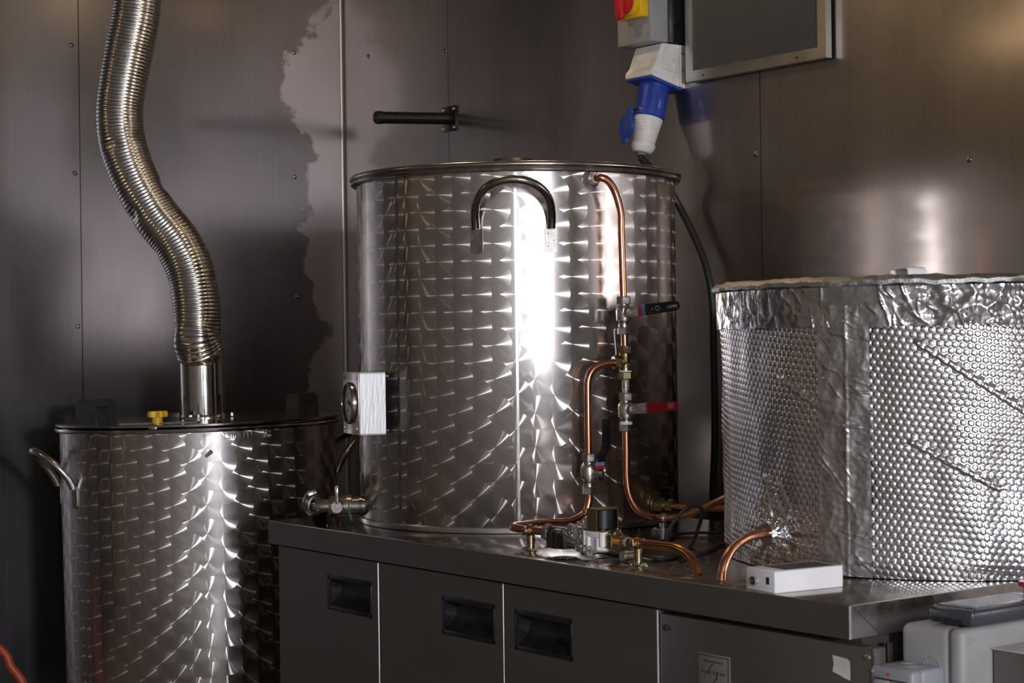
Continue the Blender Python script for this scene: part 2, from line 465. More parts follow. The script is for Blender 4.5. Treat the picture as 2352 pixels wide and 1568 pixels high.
def ceiling_lamp(x, y, power, label):
    t = thing('ceiling_lamp', label, 'lamp', (x, y, ZC), 'warm bulkhead lamps under the ceiling')
    obj('lamp_base', MB().lathe([(.0, 0), (.085, 0), (.085, -.022), (.075, -.03), (0, -.03)][::-1], 32, Matrix.Translation((x, y, ZC))), 'white', t)
    d = obj('diffuser', MB().lathe([(0, -.075), (.03, -.072), (.055, -.060), (.070, -.042), (.073, -.030)], 32, Matrix.Translation((x, y, ZC))), 'white', t)
    mt, nt, b = newmat('lamp_glass')
    e = b.inputs; e['Base Color'].default_value = (.9, .75, .5, 1)
    e['Emission Color'].default_value = (1, .70, .36, 1); e['Emission Strength'].default_value = power
    vec = coords(nt); nt.links.new(maprange(nt, noise(nt, 8, 2, .5, vec), 0, 1, .25, .4), e['Roughness'])
    d.data.materials[0] = mt
    return t
ceiling_lamp(-3.27, 2.00, 34, 'warm bulkhead lamp on the ceiling above the counter')
ceiling_lamp(-4.50, -.50, 46, 'warm bulkhead lamp on the ceiling far from the counter, by the left wall')
ceiling_lamp(-3.24, 2.59, 18, 'warm bulkhead lamp on the ceiling close to the back wall')

# ------------------------------------------------------------------ counter: cabinet and worktop
YF, YB, XL, XR, ZT = 1.908, 2.597, -3.430, -1.7546, .90
cab = thing('counter_cabinet', 'dark brushed steel refrigerated counter with three doors and recessed black handles', 'cabinet', ((XL + XR) / 2, (YF + YB) / 2, 0))
YD = 1.922
obj('body', MB().box(((XL + XR) / 2 + .005, (YD + .03 + YB - .02) / 2, .475), (XR - XL - .045, YB - .02 - YD - .03, .745)), 'counter', cab)
for sx in (XL + .10, XR - .12):
    for sy in (YF + .10, YB - .10):
        obj('foot', MB().lathe([(.028, 0), (.028, .012), (.018, .018), (.018, .103)], 16, Matrix.Translation((sx, sy, 0))), 'steel', cab)
def door(x0, x1, hx0, hx1):
    z0, z1, hz0, hz1, t = .14, .8455, .7318, .8047, .03
    mb = MB(); b = .0015
    for a, c, e, g in ((x0, hx0, z0, z1), (hx1, x1, z0, z1), (hx0, hx1, z0, hz0), (hx0, hx1, hz1, z1)):
        mb.box(((a + c) / 2, YD + t / 2, (e + g) / 2), (c - a, t, g - e))
    d = obj('door', mb, 'counter', cab)
    # folded bright edge of the door skin
    obj('door_edge', MB().box((x1 - .0012, YD + .006, (z0 + z1) / 2), (.0034, .0135, z1 - z0), bev=.0012), 'edge', d)
    # recessed pull: frame lip and a tray sloping forward to its lower lip
    h = MB(); w_ = .009; y = YD - .002
    for a, c, e, g in ((hx0, hx1, hz1 - w_ * 1.1, hz1), (hx0, hx1, hz0, hz0 + w_), (hx0, hx0 + w_ * .6, hz0, hz1), (hx1 - w_ * .6, hx1, hz0, hz1)):
        h.box(((a + c) / 2, y + .002, (e + g) / 2), (c - a, .004, g - e), bev=.0012)
    ix0, ix1, iz0, iz1 = hx0 + w_ * .6, hx1 - w_ * .6, hz0 + w_, hz1 - w_ * 1.1
    prof = [(y + .001, iz1), (y + .030, iz1), (y + .030, iz0 + .030), (y + .027, iz0 + .022), (y + .018, iz0 + .012), (y + .001, iz0)]
    k = len(prof)
    h.raw([(ix0, a, c) for a, c in prof] + [(ix1, a, c) for a, c in prof],
          [(i, i + 1, k + i + 1, k + i) for i in range(k - 1)] + [tuple(range(k))[::-1], tuple(range(k, 2 * k))])
    obj('recessed_handle', h, 'black', d, sharp=25)
door(-3.412, -3.0150, -3.2062, -3.0390)
door(-3.0080, -2.5990, -2.7900, -2.6243)
door(-2.5945, -2.1815, -2.5625, -2.4007)
sp_ = obj('service_panel', MB().box(((-2.175 - 1.725) / 2, YD + .014, .49), (.45, .028, .70), bev=.002), 'counter', cab)
obj('panel_edge', MB().box((-1.7255, YD + .002, .49), (.002, .005, .70)), 'polish', sp_)
for p, z, m_ in ((-2.163, .8185, 'ink'), (-1.7345, .8275, 'nickel')):
    obj('screw', MB().lathe([(.0052, 0), (.005, .002), (.003, .0032), (0, .0032)], 12, look((p, YD, z), (0, -1, 0))), m_, sp_)
obj('paper_scrap', MB().prism([(-.0165, .016), (.012, .014), (.0165, .010), (.0165, -.016), (.006, -.014), (-.004, -.0105), (-.0165, -.008), (-.014, .004)], 0, .0006, frame((-1.785, YD - .0001, .806), (1, 0, 0), (0, 0, 1), (0, -1, 0))), 'paper', sp_)
obj('end_post', MB().box((-1.748, YD + .060, .49), (.004, .012, .70)), 'polish', cab)
# maker's plate, cut off by the lower edge of the picture
LX, LZ, LW, LH = -2.0880, .7905, .0745, .098
npl = obj('nameplate', MB().box((LX + LW / 2, YD - .0008, LZ - LH / 2), (LW, .0016, LH), bev=.0006), 'label', sp_)
fr = frame((LX, YD - .0017, LZ), (1, 0, 0), (0, 0, 1), (0, -1, 0))
bd = MB()
for a, c, e, g in ((.003, LW - .003, -.0042, -.003), (.003, LW - .003, -LH + .003, -LH + .0042), (.003, .0042, -LH + .003, -.003), (LW - .0042, LW - .003, -LH + .003, -.003)):
    bd.box(((a + c) / 2, (e + g) / 2, .0001), (c - a, g - e, .0002), fr)
obj('border', bd, 'inkblue', npl)
lt = MB()
for s_, sz, y, sx in (('SUPPLIED & SERVICED BY', .0040, -.0135, 1), ('P E A C H M A N', .0074, -.0315, 1), ('REFRIGERATION AIR CONDITIONING', .0036, -.0515, .95), ('CATERING EQUIPMENT', .0036, -.0570, 1), ('LIMPSTER ROAD', .0038, -.0635, 1), ('NORWICH', .0038, -.0700, 1)):
    q = text_mb(s_, sz, fr @ Matrix.Translation((LW / 2, y, .0002)), .0001, 'CENTER', sx=sx); lt.raw(q.v, q.f)
def arc_strip(cx, cy, rr, a0, a1, w0, n=14):
    vs = []; fs = []
    for i in range(n + 1):
        t = i / n; a = a0 + (a1 - a0) * t; ww = w0 * math.sin(PI * (t * .85 + .1))
        vs += [(cx + (rr - ww) * math.cos(a), cy + (rr - ww) * math.sin(a), .0003), (cx + (rr + ww) * math.cos(a), cy + (rr + ww) * math.sin(a), .0003)]
    for i in range(n): fs.append((2 * i, 2 * i + 1, 2 * i + 3, 2 * i + 2))
    lt.raw(vs, fs, fr)
arc_strip(LW / 2 + .004, -.0275, .0125, 1.7, 3.6, .0011); arc_strip(LW / 2 - .006, -.030, .0150, -1.3, .25, .0011)
obj('lettering', lt, 'inkblue', npl)

wt = thing('worktop', 'continuous reflective steel worktop on the three-door counter', 'worktop', ((XL + XR) / 2, (YF + YB) / 2, .85))
mb = MB(); z0, z1 = .8505, ZT
mb.box(((XL + XR) / 2, (YF + YB) / 2, (z0 + z1) / 2), (XR - XL, YB - YF, z1 - z0), bev=.0022, seg=2)
obj('slab', mb, 'top', wt)
obj('front_edge', MB().box(((XL + XR) / 2, YF - .0005, .8752), (XR - XL - .001, .0012, .0465)), 'counter', wt)
obj('end_edge', MB().box((XR + .0004, (YF + YB) / 2, .8752), (.0010, YB - YF - .001, .0465)), 'steel', wt)
# mitred cap at the near corner
obj('corner_cap', MB().prism([(.001, .898), (.0035, .898), (.060, .8525), (.001, .8525)], 0, .0011, frame((XR + .0008, YF, 0), (0, 1, 0), (0, 0, 1), (1, 0, 0))), 'steel', wt)

obj('mitre_joint', MB().cyl((XR + .0018, YF + .0035, .898), (XR + .0018, YF + .0605, .8530), .0006, 8), 'ink', wt)
obj('corner_glint', MB().cyl((XR - .0002, YF - .0002, .8515), (XR - .0002, YF - .0002, .8985), .0016, 10), 'edge', wt)  # bright strip standing in for light caught on the corner bevel

# ------------------------------------------------------------------ tanks
def arc_pts(cx, cy, r, a0, a1, z, n=14): return [V((cx + r * math.cos(a0 + (a1 - a0) * i / n), cy + r * math.sin(a0 + (a1 - a0) * i / n), z)) for i in range(n + 1)]

def tank_body(T, z0, z1, parent, xf=None, nseg=144):
    cx, cy, R_ = T
    rows = [z0, z0 + .006, (z0 + z1) / 2, z1]
    vs = []; fs = []; uvs = []
    for zi, z in enumerate(rows):
        rr = R_ - .004 if zi == 0 else R_
        for i in range(nseg + 1):
            a = -PI + .55 * PI + 2 * PI * i / nseg
            vs.append((cx + rr * math.cos(a), cy + rr * math.sin(a), z)); uvs.append(((a + 4) * R_, z))
    k = nseg + 1
    for j in range(len(rows) - 1):
        for i in range(nseg): fs.append((j * k + i, j * k + i + 1, (j + 1) * k + i + 1, (j + 1) * k + i))
    fs.append(tuple(range(nseg))[::-1])
    mb = MB().raw(vs, fs)
    o = obj('body', mb, 'scale', parent, xf=xf, sharp=60)
    ul = o.data.uv_layers.new(name='UVMap')
    for lp in o.data.loops: ul.data[lp.index].uv = uvs[lp.vertex_index]
    return o

def bail_handle(T, ac, ztab, parent, xf=None, half=12.3, out=.062, rise=.088, rt=.0085, mat='dark_steel'):
    """bent tube handle ending in two flat spot-welded tabs"""
    cx, cy, R_ = T; ac = math.radians(ac); ha = math.radians(half)
    n0 = V((math.cos(ac), math.sin(ac), 0)); t0 = V((-math.sin(ac), math.cos(ac), 0)); C0 = V((cx, cy, 0))
    h = None
    def on(a, rr, z): return V((cx + rr * math.cos(a), cy + rr * math.sin(a), z))
    pts = []
    for i in range(25):
        s = -1 + 2 * i / 24
        th = PI * (i / 24)
        side = -math.cos(th); upz = math.sin(th) ** .8
        a = ac + ha * side
        z = ztab + rise * upz
        pts.append(on(a, R_ + .007 + (out) * (upz ** 1.3), z))
    pts = [on(ac - ha, R_ + .006, ztab - .004)] + pts + [on(ac + ha, R_ + .006, ztab - .004)]
    h = obj('handle', MB().tube(pts, rt, 16, 3), mat, parent, xf=xf)
    for sgn in (-1, 1):
        a = ac + ha * sgn; mx = frame(on(a, R_ + .0002, ztab), (-math.sin(a), math.cos(a), 0), (0, 0, 1), (math.cos(a), math.sin(a), 0))
        w_ = .0125
        poly = [(-w_ * .8, .004), (-w_, -.006), (-w_, -.044)] + [(-w_ * math.cos(PI * i / 8), -.046 - .006 * math.sin(PI * i / 8)) for i in range(9)] + [(w_, -.044), (w_, -.006), (w_ * .8, .004)]
        tb = obj('tab', MB().prism(poly, 0, .0022, mx), 'tab', h, xf=xf)
        wd = MB()
        for x, y in ((-.006, -.014), (.006, -.027), (-.006, -.039)): wd.lathe([(.0013, .0022), (.0011, .0027), (0, .0027)], 8, mx @ Matrix.Translation((x * sgn, y, 0)))
        obj('spot_weld', wd, 'ink', tb, xf=xf)
    return h

# --- the big vessel on the counter
T2 = (-3.107, 2.345, .3435); Z2 = 1.6285
t2 = thing('brewing_vessel', 'large engine-turned steel brewing vessel standing on the worktop', 'vessel', (T2[0], T2[1], ZT))
tank_body(T2, ZT, Z2 - .006, t2)
obj('base_ring', MB().lathe([(T2[2] - .006, 0), (T2[2] + .0015, .001), (T2[2] + .0018, .010), (T2[2] + .0004, .013)], 128, Matrix.Translation((T2[0], T2[1], ZT)), caps=False), 'steel', t2)
obj('rolled_rim', MB().torus(T2[2] + .0065, .0058, Matrix.Translation((T2[0], T2[1], Z2 - .0075)), 144, 10), 'rim', t2)
asm = math.radians(-37.2)
sw_ = .0026 / T2[2]
obj('weld_seam', MB().lathe([(T2[2] + .0002, ZT + .014), (T2[2] + .0006, ZT + .0145), (T2[2] + .0006, Z2 - .0145), (T2[2] + .0002, Z2 - .014)], 6, Matrix.Translation((T2[0], T2[1], 0)), asm - sw_, asm + sw_), 'seam', t2)
bail_handle(T2, -37.8, 1.506, t2)
bail_handle(T2, 142.2, 1.506, t2)
# --- its lid
l2 = obj('lid', MB().lathe([(T2[2] + .009, -.0005), (T2[2] + .004, .0055), (T2[2] - .03, .0065), (.10, .010), (0, .0115)], 144, Matrix.Translation((T2[0], T2[1], Z2)), caps=False), 'steel', t2)
obj('rolled_edge', MB().torus(T2[2] + .0085, .0062, Matrix.Translation((T2[0], T2[1], Z2 + .0015)), 144, 12), 'rim', l2)
obj('knob', MB().lathe([(.012, 0), (.012, .016), (.045, .020), (.050, .030), (.042, .037), (0, .039)], 32, Matrix.Translation((T2[0] - .02, T2[1] + .01, Z2 + .0105))), 'black', l2)

# --- the tank at the left, leaning a little
T1 = (-4.122, 2.099, .3435); Z1 = 1.0865; B1 = .36
xf1 = Matrix.Translation(V((T1[0], T1[1], .95))) @ Matrix.Rotation(.0175, 4, -FWD) @ Matrix.Translation(-V((T1[0], T1[1], .95)))
tb1 = tag(obj('tank_stand', MB().lathe([(.30, B1 - .026), (.30, B1 - .0105), (0, B1 - .0105)], 48, Matrix.Translation((T1[0], T1[1], 0)), caps=True), 'steel', loc=(T1[0], T1[1], 0)), 'round steel stand under the tank at the left', 'stand')
for i in range(4):
    a = PI / 4 + PI / 2 * i
    o_ = obj('leg', MB().cyl((T1[0] + .26 * math.cos(a), T1[1] + .26 * math.sin(a), 0), (T1[0] + .24 * math.cos(a), T1[1] + .24 * math.sin(a), B1 - .020), .016), 'steel', tb1)
t1 = thing('steel_tank', 'tall engine-turned steel tank with embossed lettering left of the counter', 'tank', (T1[0], T1[1], B1))
tank_body(T1, B1, Z1 - .006, t1, xf1)
obj('rolled_rim', MB().torus(T1[2] + .0060, .0062, Matrix.Translation((T1[0], T1[1], Z1 - .0055)), 144, 10), 'polish', t1, xf=xf1)
bail_handle(T1, -99.5, .946, t1, xf1, out=.066, rise=.090, mat='steel')
bail_handle(T1, 80.5, .946, t1, xf1, out=.066, rise=.090, mat='dark_steel')
def wrap1(a0, z, off=.0003):
    return lambda p: V((T1[0] + (T1[2] + off + p[2]) * math.cos(a0 + p[0] / T1[2]), T1[1] + (T1[2] + off + p[2]) * math.sin(a0 + p[0] / T1[2]), z + p[1]))
for s_, a, z, sz, sx in (('POLSINELLI', -21.9, 1.0575, .0205, .96), ('INOX', -.9, 1.0665, .0105, .9), ('18/10', -.9, 1.0560, .0105, .9)):
    obj('embossed_lettering', text_mb(s_, sz, None, .0012, 'LEFT', wrap1(math.radians(a), z), True, sx), 'dark_steel', t1, xf=xf1)
# glass-and-fork mark
def ring_prism(poly, z0, z1, wr):
    n_ = len(poly); mb = MB()
    vs = [wr((x, y, z0)) for x, y in poly] + [wr((x, y, z1)) for x, y in poly]
    mb.raw(vs, [tuple(range(n_))[::-1], tuple(range(n_, 2 * n_))] + [(i, (i + 1) % n_, n_ + (i + 1) % n_, n_ + i) for i in range(n_)]); return mb
wr = wrap1(math.radians(-25.6), 1.0570)
gl = MB()
for poly in ([(.011, .017), (.0205, .017), (.0205, .011), (.017, .0065), (.017, .0015), (.0205, 0), (.011, 0), (.0145, .0015), (.0145, .0065), (.011, .011)],
             [(0, .017), (.0016, .017), (.0016, .011), (.0030, .0105), (.0030, .017), (.0046, .017), (.0046, .0105), (.006, .011), (.006, .017), (.0076, .017), (.0076, .009), (.0049, .0065), (.0049, 0), (.0027, 0), (.0027, .0065), (0, .009)]):
    q = ring_prism(poly, 0, .0012, wr); gl.raw(q.v, q.f)
obj('food_safe_mark', gl, 'dark_steel', t1, xf=xf1)
q = ring_prism([(-.010, -.004), (-.006, -.010), (.010, .001), (.009, .006), (.004, .010)], 0, .0006, wrap1(math.radians(-23.4), 1.0245))
obj('sticker', q, 'grime', t1, xf=xf1)

# --- lid of the left tank with its fittings
ZL = Z1 + .004
tr1 = Matrix.Translation((T1[0], T1[1], ZL))
l1 = obj('lid', MB().lathe([(T1[2] + .010, 0), (T1[2] + .0105, .004), (T1[2] + .009, .0052), (T1[2] - .03, .006), (.10, .0085), (0, .0085)], 144, tr1, caps=False), 'polish', t1, xf=xf1)
def lid_pos(r_, f_):
    p = RIGHT * r_ + FWD * f_; return V((p.x, p.y, ZL + .006))
for r_, f_ in ((-1.055, 4.565), (-.530, 4.55)):
    p = lid_pos(r_, f_); d = (RIGHT * .42 + FWD * .90).normalized() if r_ < -.8 else (RIGHT * .30 + FWD * .95).normalized()
    poly = [(-.062, 0), (-.062, .024), (-.056, .046), (-.045, .055), (.045, .055), (.056, .046), (.062, .024), (.062, 0), (.026, 0), (.026, .032), (.021, .037), (-.021, .037), (-.026, .032), (-.026, 0)]
    n_ = d.cross(UP)
    g_ = MB(); mx = frame(p - n_ * .017, d, UP, n_)
    A = poly[:8]; B = poly[8:]
    # two legs and the bridge, drawn as one outline
    k = len(poly)
    vs = [(x, y, 0) for x, y in poly] + [(x, y, .034) for x, y in poly]
    quads = [(0, 1, 12, 13), (1, 2, 12, 12), (2, 3, 11, 12), (3, 4, 10, 11), (4, 5, 9, 10), (5, 6, 9, 9), (6, 7, 8, 9)]
    fs = []
    for qd in quads:
        qd = tuple(dict.fromkeys(qd)); fs.append(qd[::-1]); fs.append(tuple(i + k for i in qd))
    fs += [(i, (i + 1) % k, k + (i + 1) % k, k + i) for i in range(k)]
    g_.raw(vs, fs, mx)
    obj('grip', g_, 'handle_blk', l1, xf=xf1, sharp=20)
kp = lid_pos(-.845, 4.285)
kn = MB()
star = []
for i in range(48):
    a = 2 * PI * i / 48; star.append(((.0225 + .0032 * math.cos(5 * a)) * math.cos(a), (.0225 + .0032 * math.cos(5 * a)) * math.sin(a)))
kn.prism([(x * .93, y * .93) for x, y in star], .0155, .0165, Matrix.Translation(kp))
kn.prism(star, .0165, .0275, Matrix.Translation(kp)); kn.prism([(x * .9, y * .9) for x, y in star], .0275, .0295, Matrix.Translation(kp))
kn.lathe([(.0125, 0), (.0125, .0165)], 24, Matrix.Translation(kp))
obj('clamp_knob', kn, 'yellow', l1, xf=xf1)
pa, pb_ = lid_pos(-.935, 4.30), lid_pos(-.745, 4.28)
dd = (pb_ - pa).normalized()
obj('clamp_bar', MB().box((0, 0, .0015), ((pb_ - pa).length, .03, .003), frame((pa + pb_) / 2 - V((0, 0, .0005)), dd, UP.cross(dd), UP)), 'steel', l1, xf=xf1)
pk = lid_pos(-.842, 4.215); obj('catch', MB().box((0, 0, -.010), (.020, .012, .020), frame(pk + V((0, 0, .002)), RIGHT, FWD, UP), bev=.002), 'dark_steel', l1, xf=xf1)
cp = V((T1[0] + .012, T1[1] + .008, ZL + .0075))
obj('hinge_block', MB().box((0, 0, .009), (.040, .03, .018), frame(lid_pos(-.845, 4.47) + V((0, 0, .001)), RIGHT, FWD, UP), bev=.002), 'black', l1, xf=xf1)
obj('flange', MB().lathe([(.056, .0), (.088, 0), (.088, .003), (.058, .004), (.0565, .008)], 48, Matrix.Translation(cp), caps=False), 'polish', l1, xf=xf1)
for a in (0.0, PI / 2, PI, 1.5 * PI):
    q = cp + RIGHT * (.072 * math.cos(a)) + FWD * (.072 * math.sin(a))
    obj('bolt', MB().hexa(q + V((0, 0, .003)), q + V((0, 0, .010)), .0048), 'nickel', l1, xf=xf1)
obj('flue_collar', MB().lathe([(.0555, 0), (.0555, .172)], 64, Matrix.Translation(cp), caps=False), 'polish', l1, xf=xf1)

# --- corrugated exhaust duct
dp = [cp + V((-.001, -.002, .150)), (-4.1000, 2.0830, 1.2950), (-4.0996, 2.0839, 1.3386), (-4.1009, 2.0821, 1.3934), (-4.1089, 2.0715, 1.4704), (-4.1294, 2.0441, 1.5422),
      (-4.1617, 2.0010, 1.6142), (-4.1907, 1.9624, 1.7025), (-4.2084, 1.9388, 1.7907), (-4.2124, 1.9334, 1.8675), (-4.2066, 1.9413, 1.9442),
      (-4.1960, 1.9553, 2.0317), (-4.1862, 1.9684, 2.1083), (-4.180, 1.975, 2.20), (-4.180, 1.975, 2.36), (-4.182, 1.975, 2.579)]
du_ = thing('exhaust_duct', 'corrugated aluminium exhaust duct rising from the tall tank to the ceiling', 'duct', (cp.x, cp.y, ZL + .15))
cl = catmull([V(p) for p in dp], 60)
L = [0]
for a, b in zip(cl, cl[1:]): L.append(L[-1] + (b - a).length)
tot = L[-1]; pitch = .0088; per = 6; N = int(tot / pitch * per)
P = []; j = 0
for i in range(N + 1):
    s = tot * i / N
    while j < len(L) - 2 and L[j + 1] < s: j += 1
    t = (s - L[j]) / max(1e-9, L[j + 1] - L[j]); P.append(cl[j].lerp(cl[j + 1], t))
ns = 56; vs = []; fs = []; x = V((1, 0, 0))
dents = [(random.random() * tot, random.random() * 2 * PI, .004 + .005 * random.random()) for _ in range(16)] + [(.42, 4.6, .010), (.075, 4.2, .006), (.05, 5.0, .005)]
jit = [.9 + .25 * random.random() for _ in range(int(tot / pitch) + 3)]
for i, p in enumerate(P):
    s = tot * i / N
    T = (P[min(i + 1, N)] - P[max(i - 1, 0)]).normalized(); x = (x - T * x.dot(T)).normalized(); y = T.cross(x)
    ph = (s / pitch) % 1; rib = abs(math.sin(PI * ph)) ** .7
    base = .0572 + (.0021 * rib * jit[int(s / pitch)] if s > .022 else 0)
    big = 1 + .012 * math.sin(s * 9.1) + .008 * math.sin(s * 23 + 1)
    for k in range(ns):
        a = 2 * PI * k / ns; r_ = base * big
        for ds, da, dd_ in dents:
            if abs(s - ds) < .05:
                w_ = (a - da + PI) % (2 * PI) - PI
                r_ -= dd_ * math.exp(-((s - ds) / .016) ** 2 - (w_ / .35) ** 2)
        if s < .03: r_ += .0012 * math.sin(a * 17 + s * 300) * math.sin(a * 7)
        vs.append(p + x * (r_ * math.cos(a)) + y * (r_ * math.sin(a)))
for i in range(N):
    for k in range(ns):
        k2 = (k + 1) % ns; fs.append((i * ns + k, i * ns + k2, (i + 1) * ns + k2, (i + 1) * ns + k))
obj('corrugated_hose', MB().raw(vs, fs), 'duct', du_, xf=xf1 if False else None, sharp=80)
c0 = P[int(.012 / tot * N)]
hc_ = obj('hose_clamp', MB().lathe([(.0578, -.005), (.0588, -.004), (.0588, .004), (.0578, .005)], 56, look(c0, (0, 0, 1)), caps=False), 'steel', du_)
q = c0 - FWD * .060 - RIGHT * .010
obj('clamp_screw', MB().box((0, 0, 0), (.012, .008, .013), frame(q, RIGHT, FWD, UP), bev=.001), 'nickel', hc_)

# ------------------------------------------------------------------ foil-wrapped tank at the right
T3 = (-2.068, 2.477, .373); Z3 = 1.357
t3 = thing('insulated_tank', 'tank wrapped in silver bubble foil standing at the right end of the worktop', 'tank', (T3[0], T3[1], ZT))
rng = np.random.RandomState(5)
def vnoise(x, y, f, seed):
    r = np.random.RandomState(seed); g = r.rand(64, 64)
    X, Y = x * f, y * f; xi, yi = np.floor(X).astype(int), np.floor(Y).astype(int); fx, fy = X - xi, Y - yi
    fx = fx * fx * (3 - 2 * fx); fy = fy * fy * (3 - 2 * fy); G_ = lambda a, b: g[a % 64, b % 64]
    return (G_(xi, yi) * (1 - fx) + G_(xi + 1, yi) * fx) * (1 - fy) + (G_(xi, yi + 1) * (1 - fx) + G_(xi + 1, yi + 1) * fx) * fy
def crumple(x, y, f, seed, k=26):
    """creased sheet: distance field to random cell points, folded"""
    r = np.random.RandomState(seed); h = np.zeros_like(x)
    for i in range(4):
        th = r.rand(7) * PI; ph = r.rand(7) * 9; ff = f * (1.7 ** i)
        for t, p in zip(th, ph):
            s_ = (x * np.cos(t) + y * np.sin(t)) * ff + p + 1.3 * vnoise(x, y, ff * .5, seed + i)
            h += np.abs((s_ % 1) - .5) * (.55 ** i)
    return h / 8
def worley(x, y, cell, seed):
    """distance to the nearest scattered point: facets that meet in sharp folds"""
    X, Y = x / cell, y / cell; xi, yi = np.floor(X).astype(int), np.floor(Y).astype(int)
    r = np.random.RandomState(seed); jx, jy = r.rand(64, 64), r.rand(64, 64); best = np.full_like(X, 9.)
    for a in (-1, 0, 1):
        for b in (-1, 0, 1):
            cx, cy = xi + a, yi + b
            best = np.minimum(best, np.hypot(cx + jx[cx % 64, cy % 64] - X, cy + jy[cx % 64, cy % 64] - Y))
    return best
def ridges(x, y, n, x0, x1, y0, y1, seed, lmin, lmax, wd, slope):
    """n raised creases, each a short, slightly bent line"""
    r = np.random.RandomState(seed); h = np.zeros_like(x)
    for i in range(n):
        px, py = x0 + (x1 - x0) * r.rand(), y0 + (y1 - y0) * r.rand(); t = slope + (r.rand() - .5) * 1.1; l = lmin + (lmax - lmin) * r.rand()
        c, s_ = math.cos(t), math.sin(t); w_ = wd * (.6 + .9 * r.rand()); bend = (r.rand() - .5) * 14
        a = (x - px) * c + (y - py) * s_; b = -(x - px) * s_ + (y - py) * c + bend * a * a
        h += (.5 + r.rand()) * np.exp(-(b / w_) ** 2) * np.clip(1 - (a / l) ** 2, 0, 1)
    return h
def wrap_grid(T, a0, a1, z0, z1, da, dz, dispf):
    na = max(2, int(math.radians(a1 - a0) * T[2] / da)); nz = max(2, int((z1 - z0) / dz))
    A = np.radians(a0 + (a1 - a0) * np.arange(na + 1) / na); Zs = z0 + (z1 - z0) * np.arange(nz + 1) / nz
    AA, ZZ = np.meshgrid(A, Zs); UU = (AA + 4) * T[2]
    rr = T[2] + dispf(UU, ZZ, np.degrees(AA))
    vs = np.stack([T[0] + rr * np.cos(AA), T[1] + rr * np.sin(AA), ZZ], -1).reshape(-1, 3)
    idx = np.arange((na + 1) * (nz + 1)).reshape(nz + 1, na + 1)
    fs = np.stack([idx[:-1, :-1], idx[:-1, 1:], idx[1:, 1:], idx[1:, :-1]], -1).reshape(-1, 4)
    mb = MB(); mb.v = [tuple(p) for p in vs]; mb.f = [tuple(int(i) for i in f) for f in fs]; return mb
def seg_dist(u, z, p, q):
    d = np.array(q) - np.array(p); L2 = d @ d
    t = np.clip(((u - p[0]) * d[0] + (z - p[1]) * d[1]) / L2, 0, 1)
    dx, dz = u - p[0] - t * d[0], z - p[1] - t * d[1]; return np.sqrt(dx * dx + dz * dz), dz
U3 = lambda deg: (math.radians(deg) + 4) * T3[2]
creases = [((U3(-54.2), 1.268), (U3(-27), 1.150), .0035), ((U3(-56), 1.115), (U3(-36), 1.043), .0035), ((U3(-91), 1.2135), (U3(-79), 1.168), .0022), ((U3(-91), .985), (U3(-97), 1.05), .0025), ((U3(-86), .97), (U3(-92), 1.04), .002)]
def bubbles(u, z, deg):
    z_ = z + .006 * (vnoise(u, z, 5, 3) - .5); u_ = u + .006 * (vnoise(u, z, 4, 4) - .5)
    z_ = z_ + .10 * (u_ - U3(-60))
    p, q = .0114, .0099
    row = np.round(z_ / q); uo = u_ - (row % 2) * p / 2
    best = np.full_like(u, 9.)
    for dr in (-1, 0, 1):
        rw = row + dr; uu = u_ - (rw % 2) * p / 2
        dx = uu - np.round(uu / p) * p; dz = z_ - rw * q
        best = np.minimum(best, np.sqrt(dx * dx + dz * dz))
    t = np.clip(1 - best / .0052, 0, 1)
    amp = (.6 + .6 * vnoise(u, z, 7, 9)) * np.where(deg < -77, .62, 1.)
    tt = np.clip(t / .34, 0, 1); h = .00100 * amp * tt * tt * (3 - 2 * tt) + .00022 * t
    h += .007 * (vnoise(u, z, 6, 11) - .5) + .0042 * (vnoise(u, z * .25, 26, 14) - .5) + .0022 * (vnoise(u, z, 24, 12) - .5)
    for a, b, s_ in creases:
        d, dz = seg_dist(u, z, a, b)
        h += s_ * np.exp(-(d / .006) ** 2) - s_ * 1.1 * np.exp(-(d / .008) ** 2) * (dz < 0) * (d > .004)
    # gathered foil around the pipe that enters low on the near side
    d = np.sqrt((u - U3(-94)) ** 2 + (z - .962) ** 2)
    th = np.arctan2(z - .962, u - U3(-94))
    h += np.exp(-(d / .06) ** 2) * .003 * np.sin(th * 11 + 2 * np.sin(th * 3)) * (d > .012)
    # squash at the foot
    h -= .006 * np.clip((.925 - z) / .025, 0, 1)
    return h
obj('bubble_foil', wrap_grid(T3, -141, 42, ZT + .002, 1.318, .00112, .00112, bubbles), 'foil', t3, sharp=85)
obj('foil_back', wrap_grid(T3, 42, 219, ZT + .002, 1.350, .02, .02, lambda u, z, a: 0 * u), 'tape', t3, sharp=85)
obj('core', MB().lathe([(T3[2] - .012, 0), (T3[2] - .012, Z3 - ZT - .004)], 96, Matrix.Translation((T3[0], T3[1], ZT + .001))), 'steel', t3)
def tape_d(u, z, a):
    return .0088 + .0040 * (worley(u, z * .6, .030, 61) - .5) + .0011 * (worley(u, z, .011, 62) - .5) + .0014 * ridges(u, z, 46, U3(-79), U3(-65.6), ZT, 1.33, 63, .008, .03, .0014, -.5) + .0014 * np.exp(-((a + 71.5) / .5) ** 2)
obj('foil_tape', wrap_grid(T3, -79.0, -65.6, ZT + .004, 1.33, .0013, .0013, tape_d), 'tape', t3, sharp=85)
def band_d(u, z, a):
    f_ = np.clip((a + 70) / 25, 0.22, 1)
    return .0085 + .011 * f_ * (worley(u, z, .034, 71) - .5) + .0035 * f_ * (worley(u, z, .014, 72) - .5) + .0022 * ridges(u, z, 60, U3(-120), U3(-20), 1.29, Z3, 73, .012, .035, .0017, -1.15) + .003 * (vnoise(u, z, 12, 32) - .5)
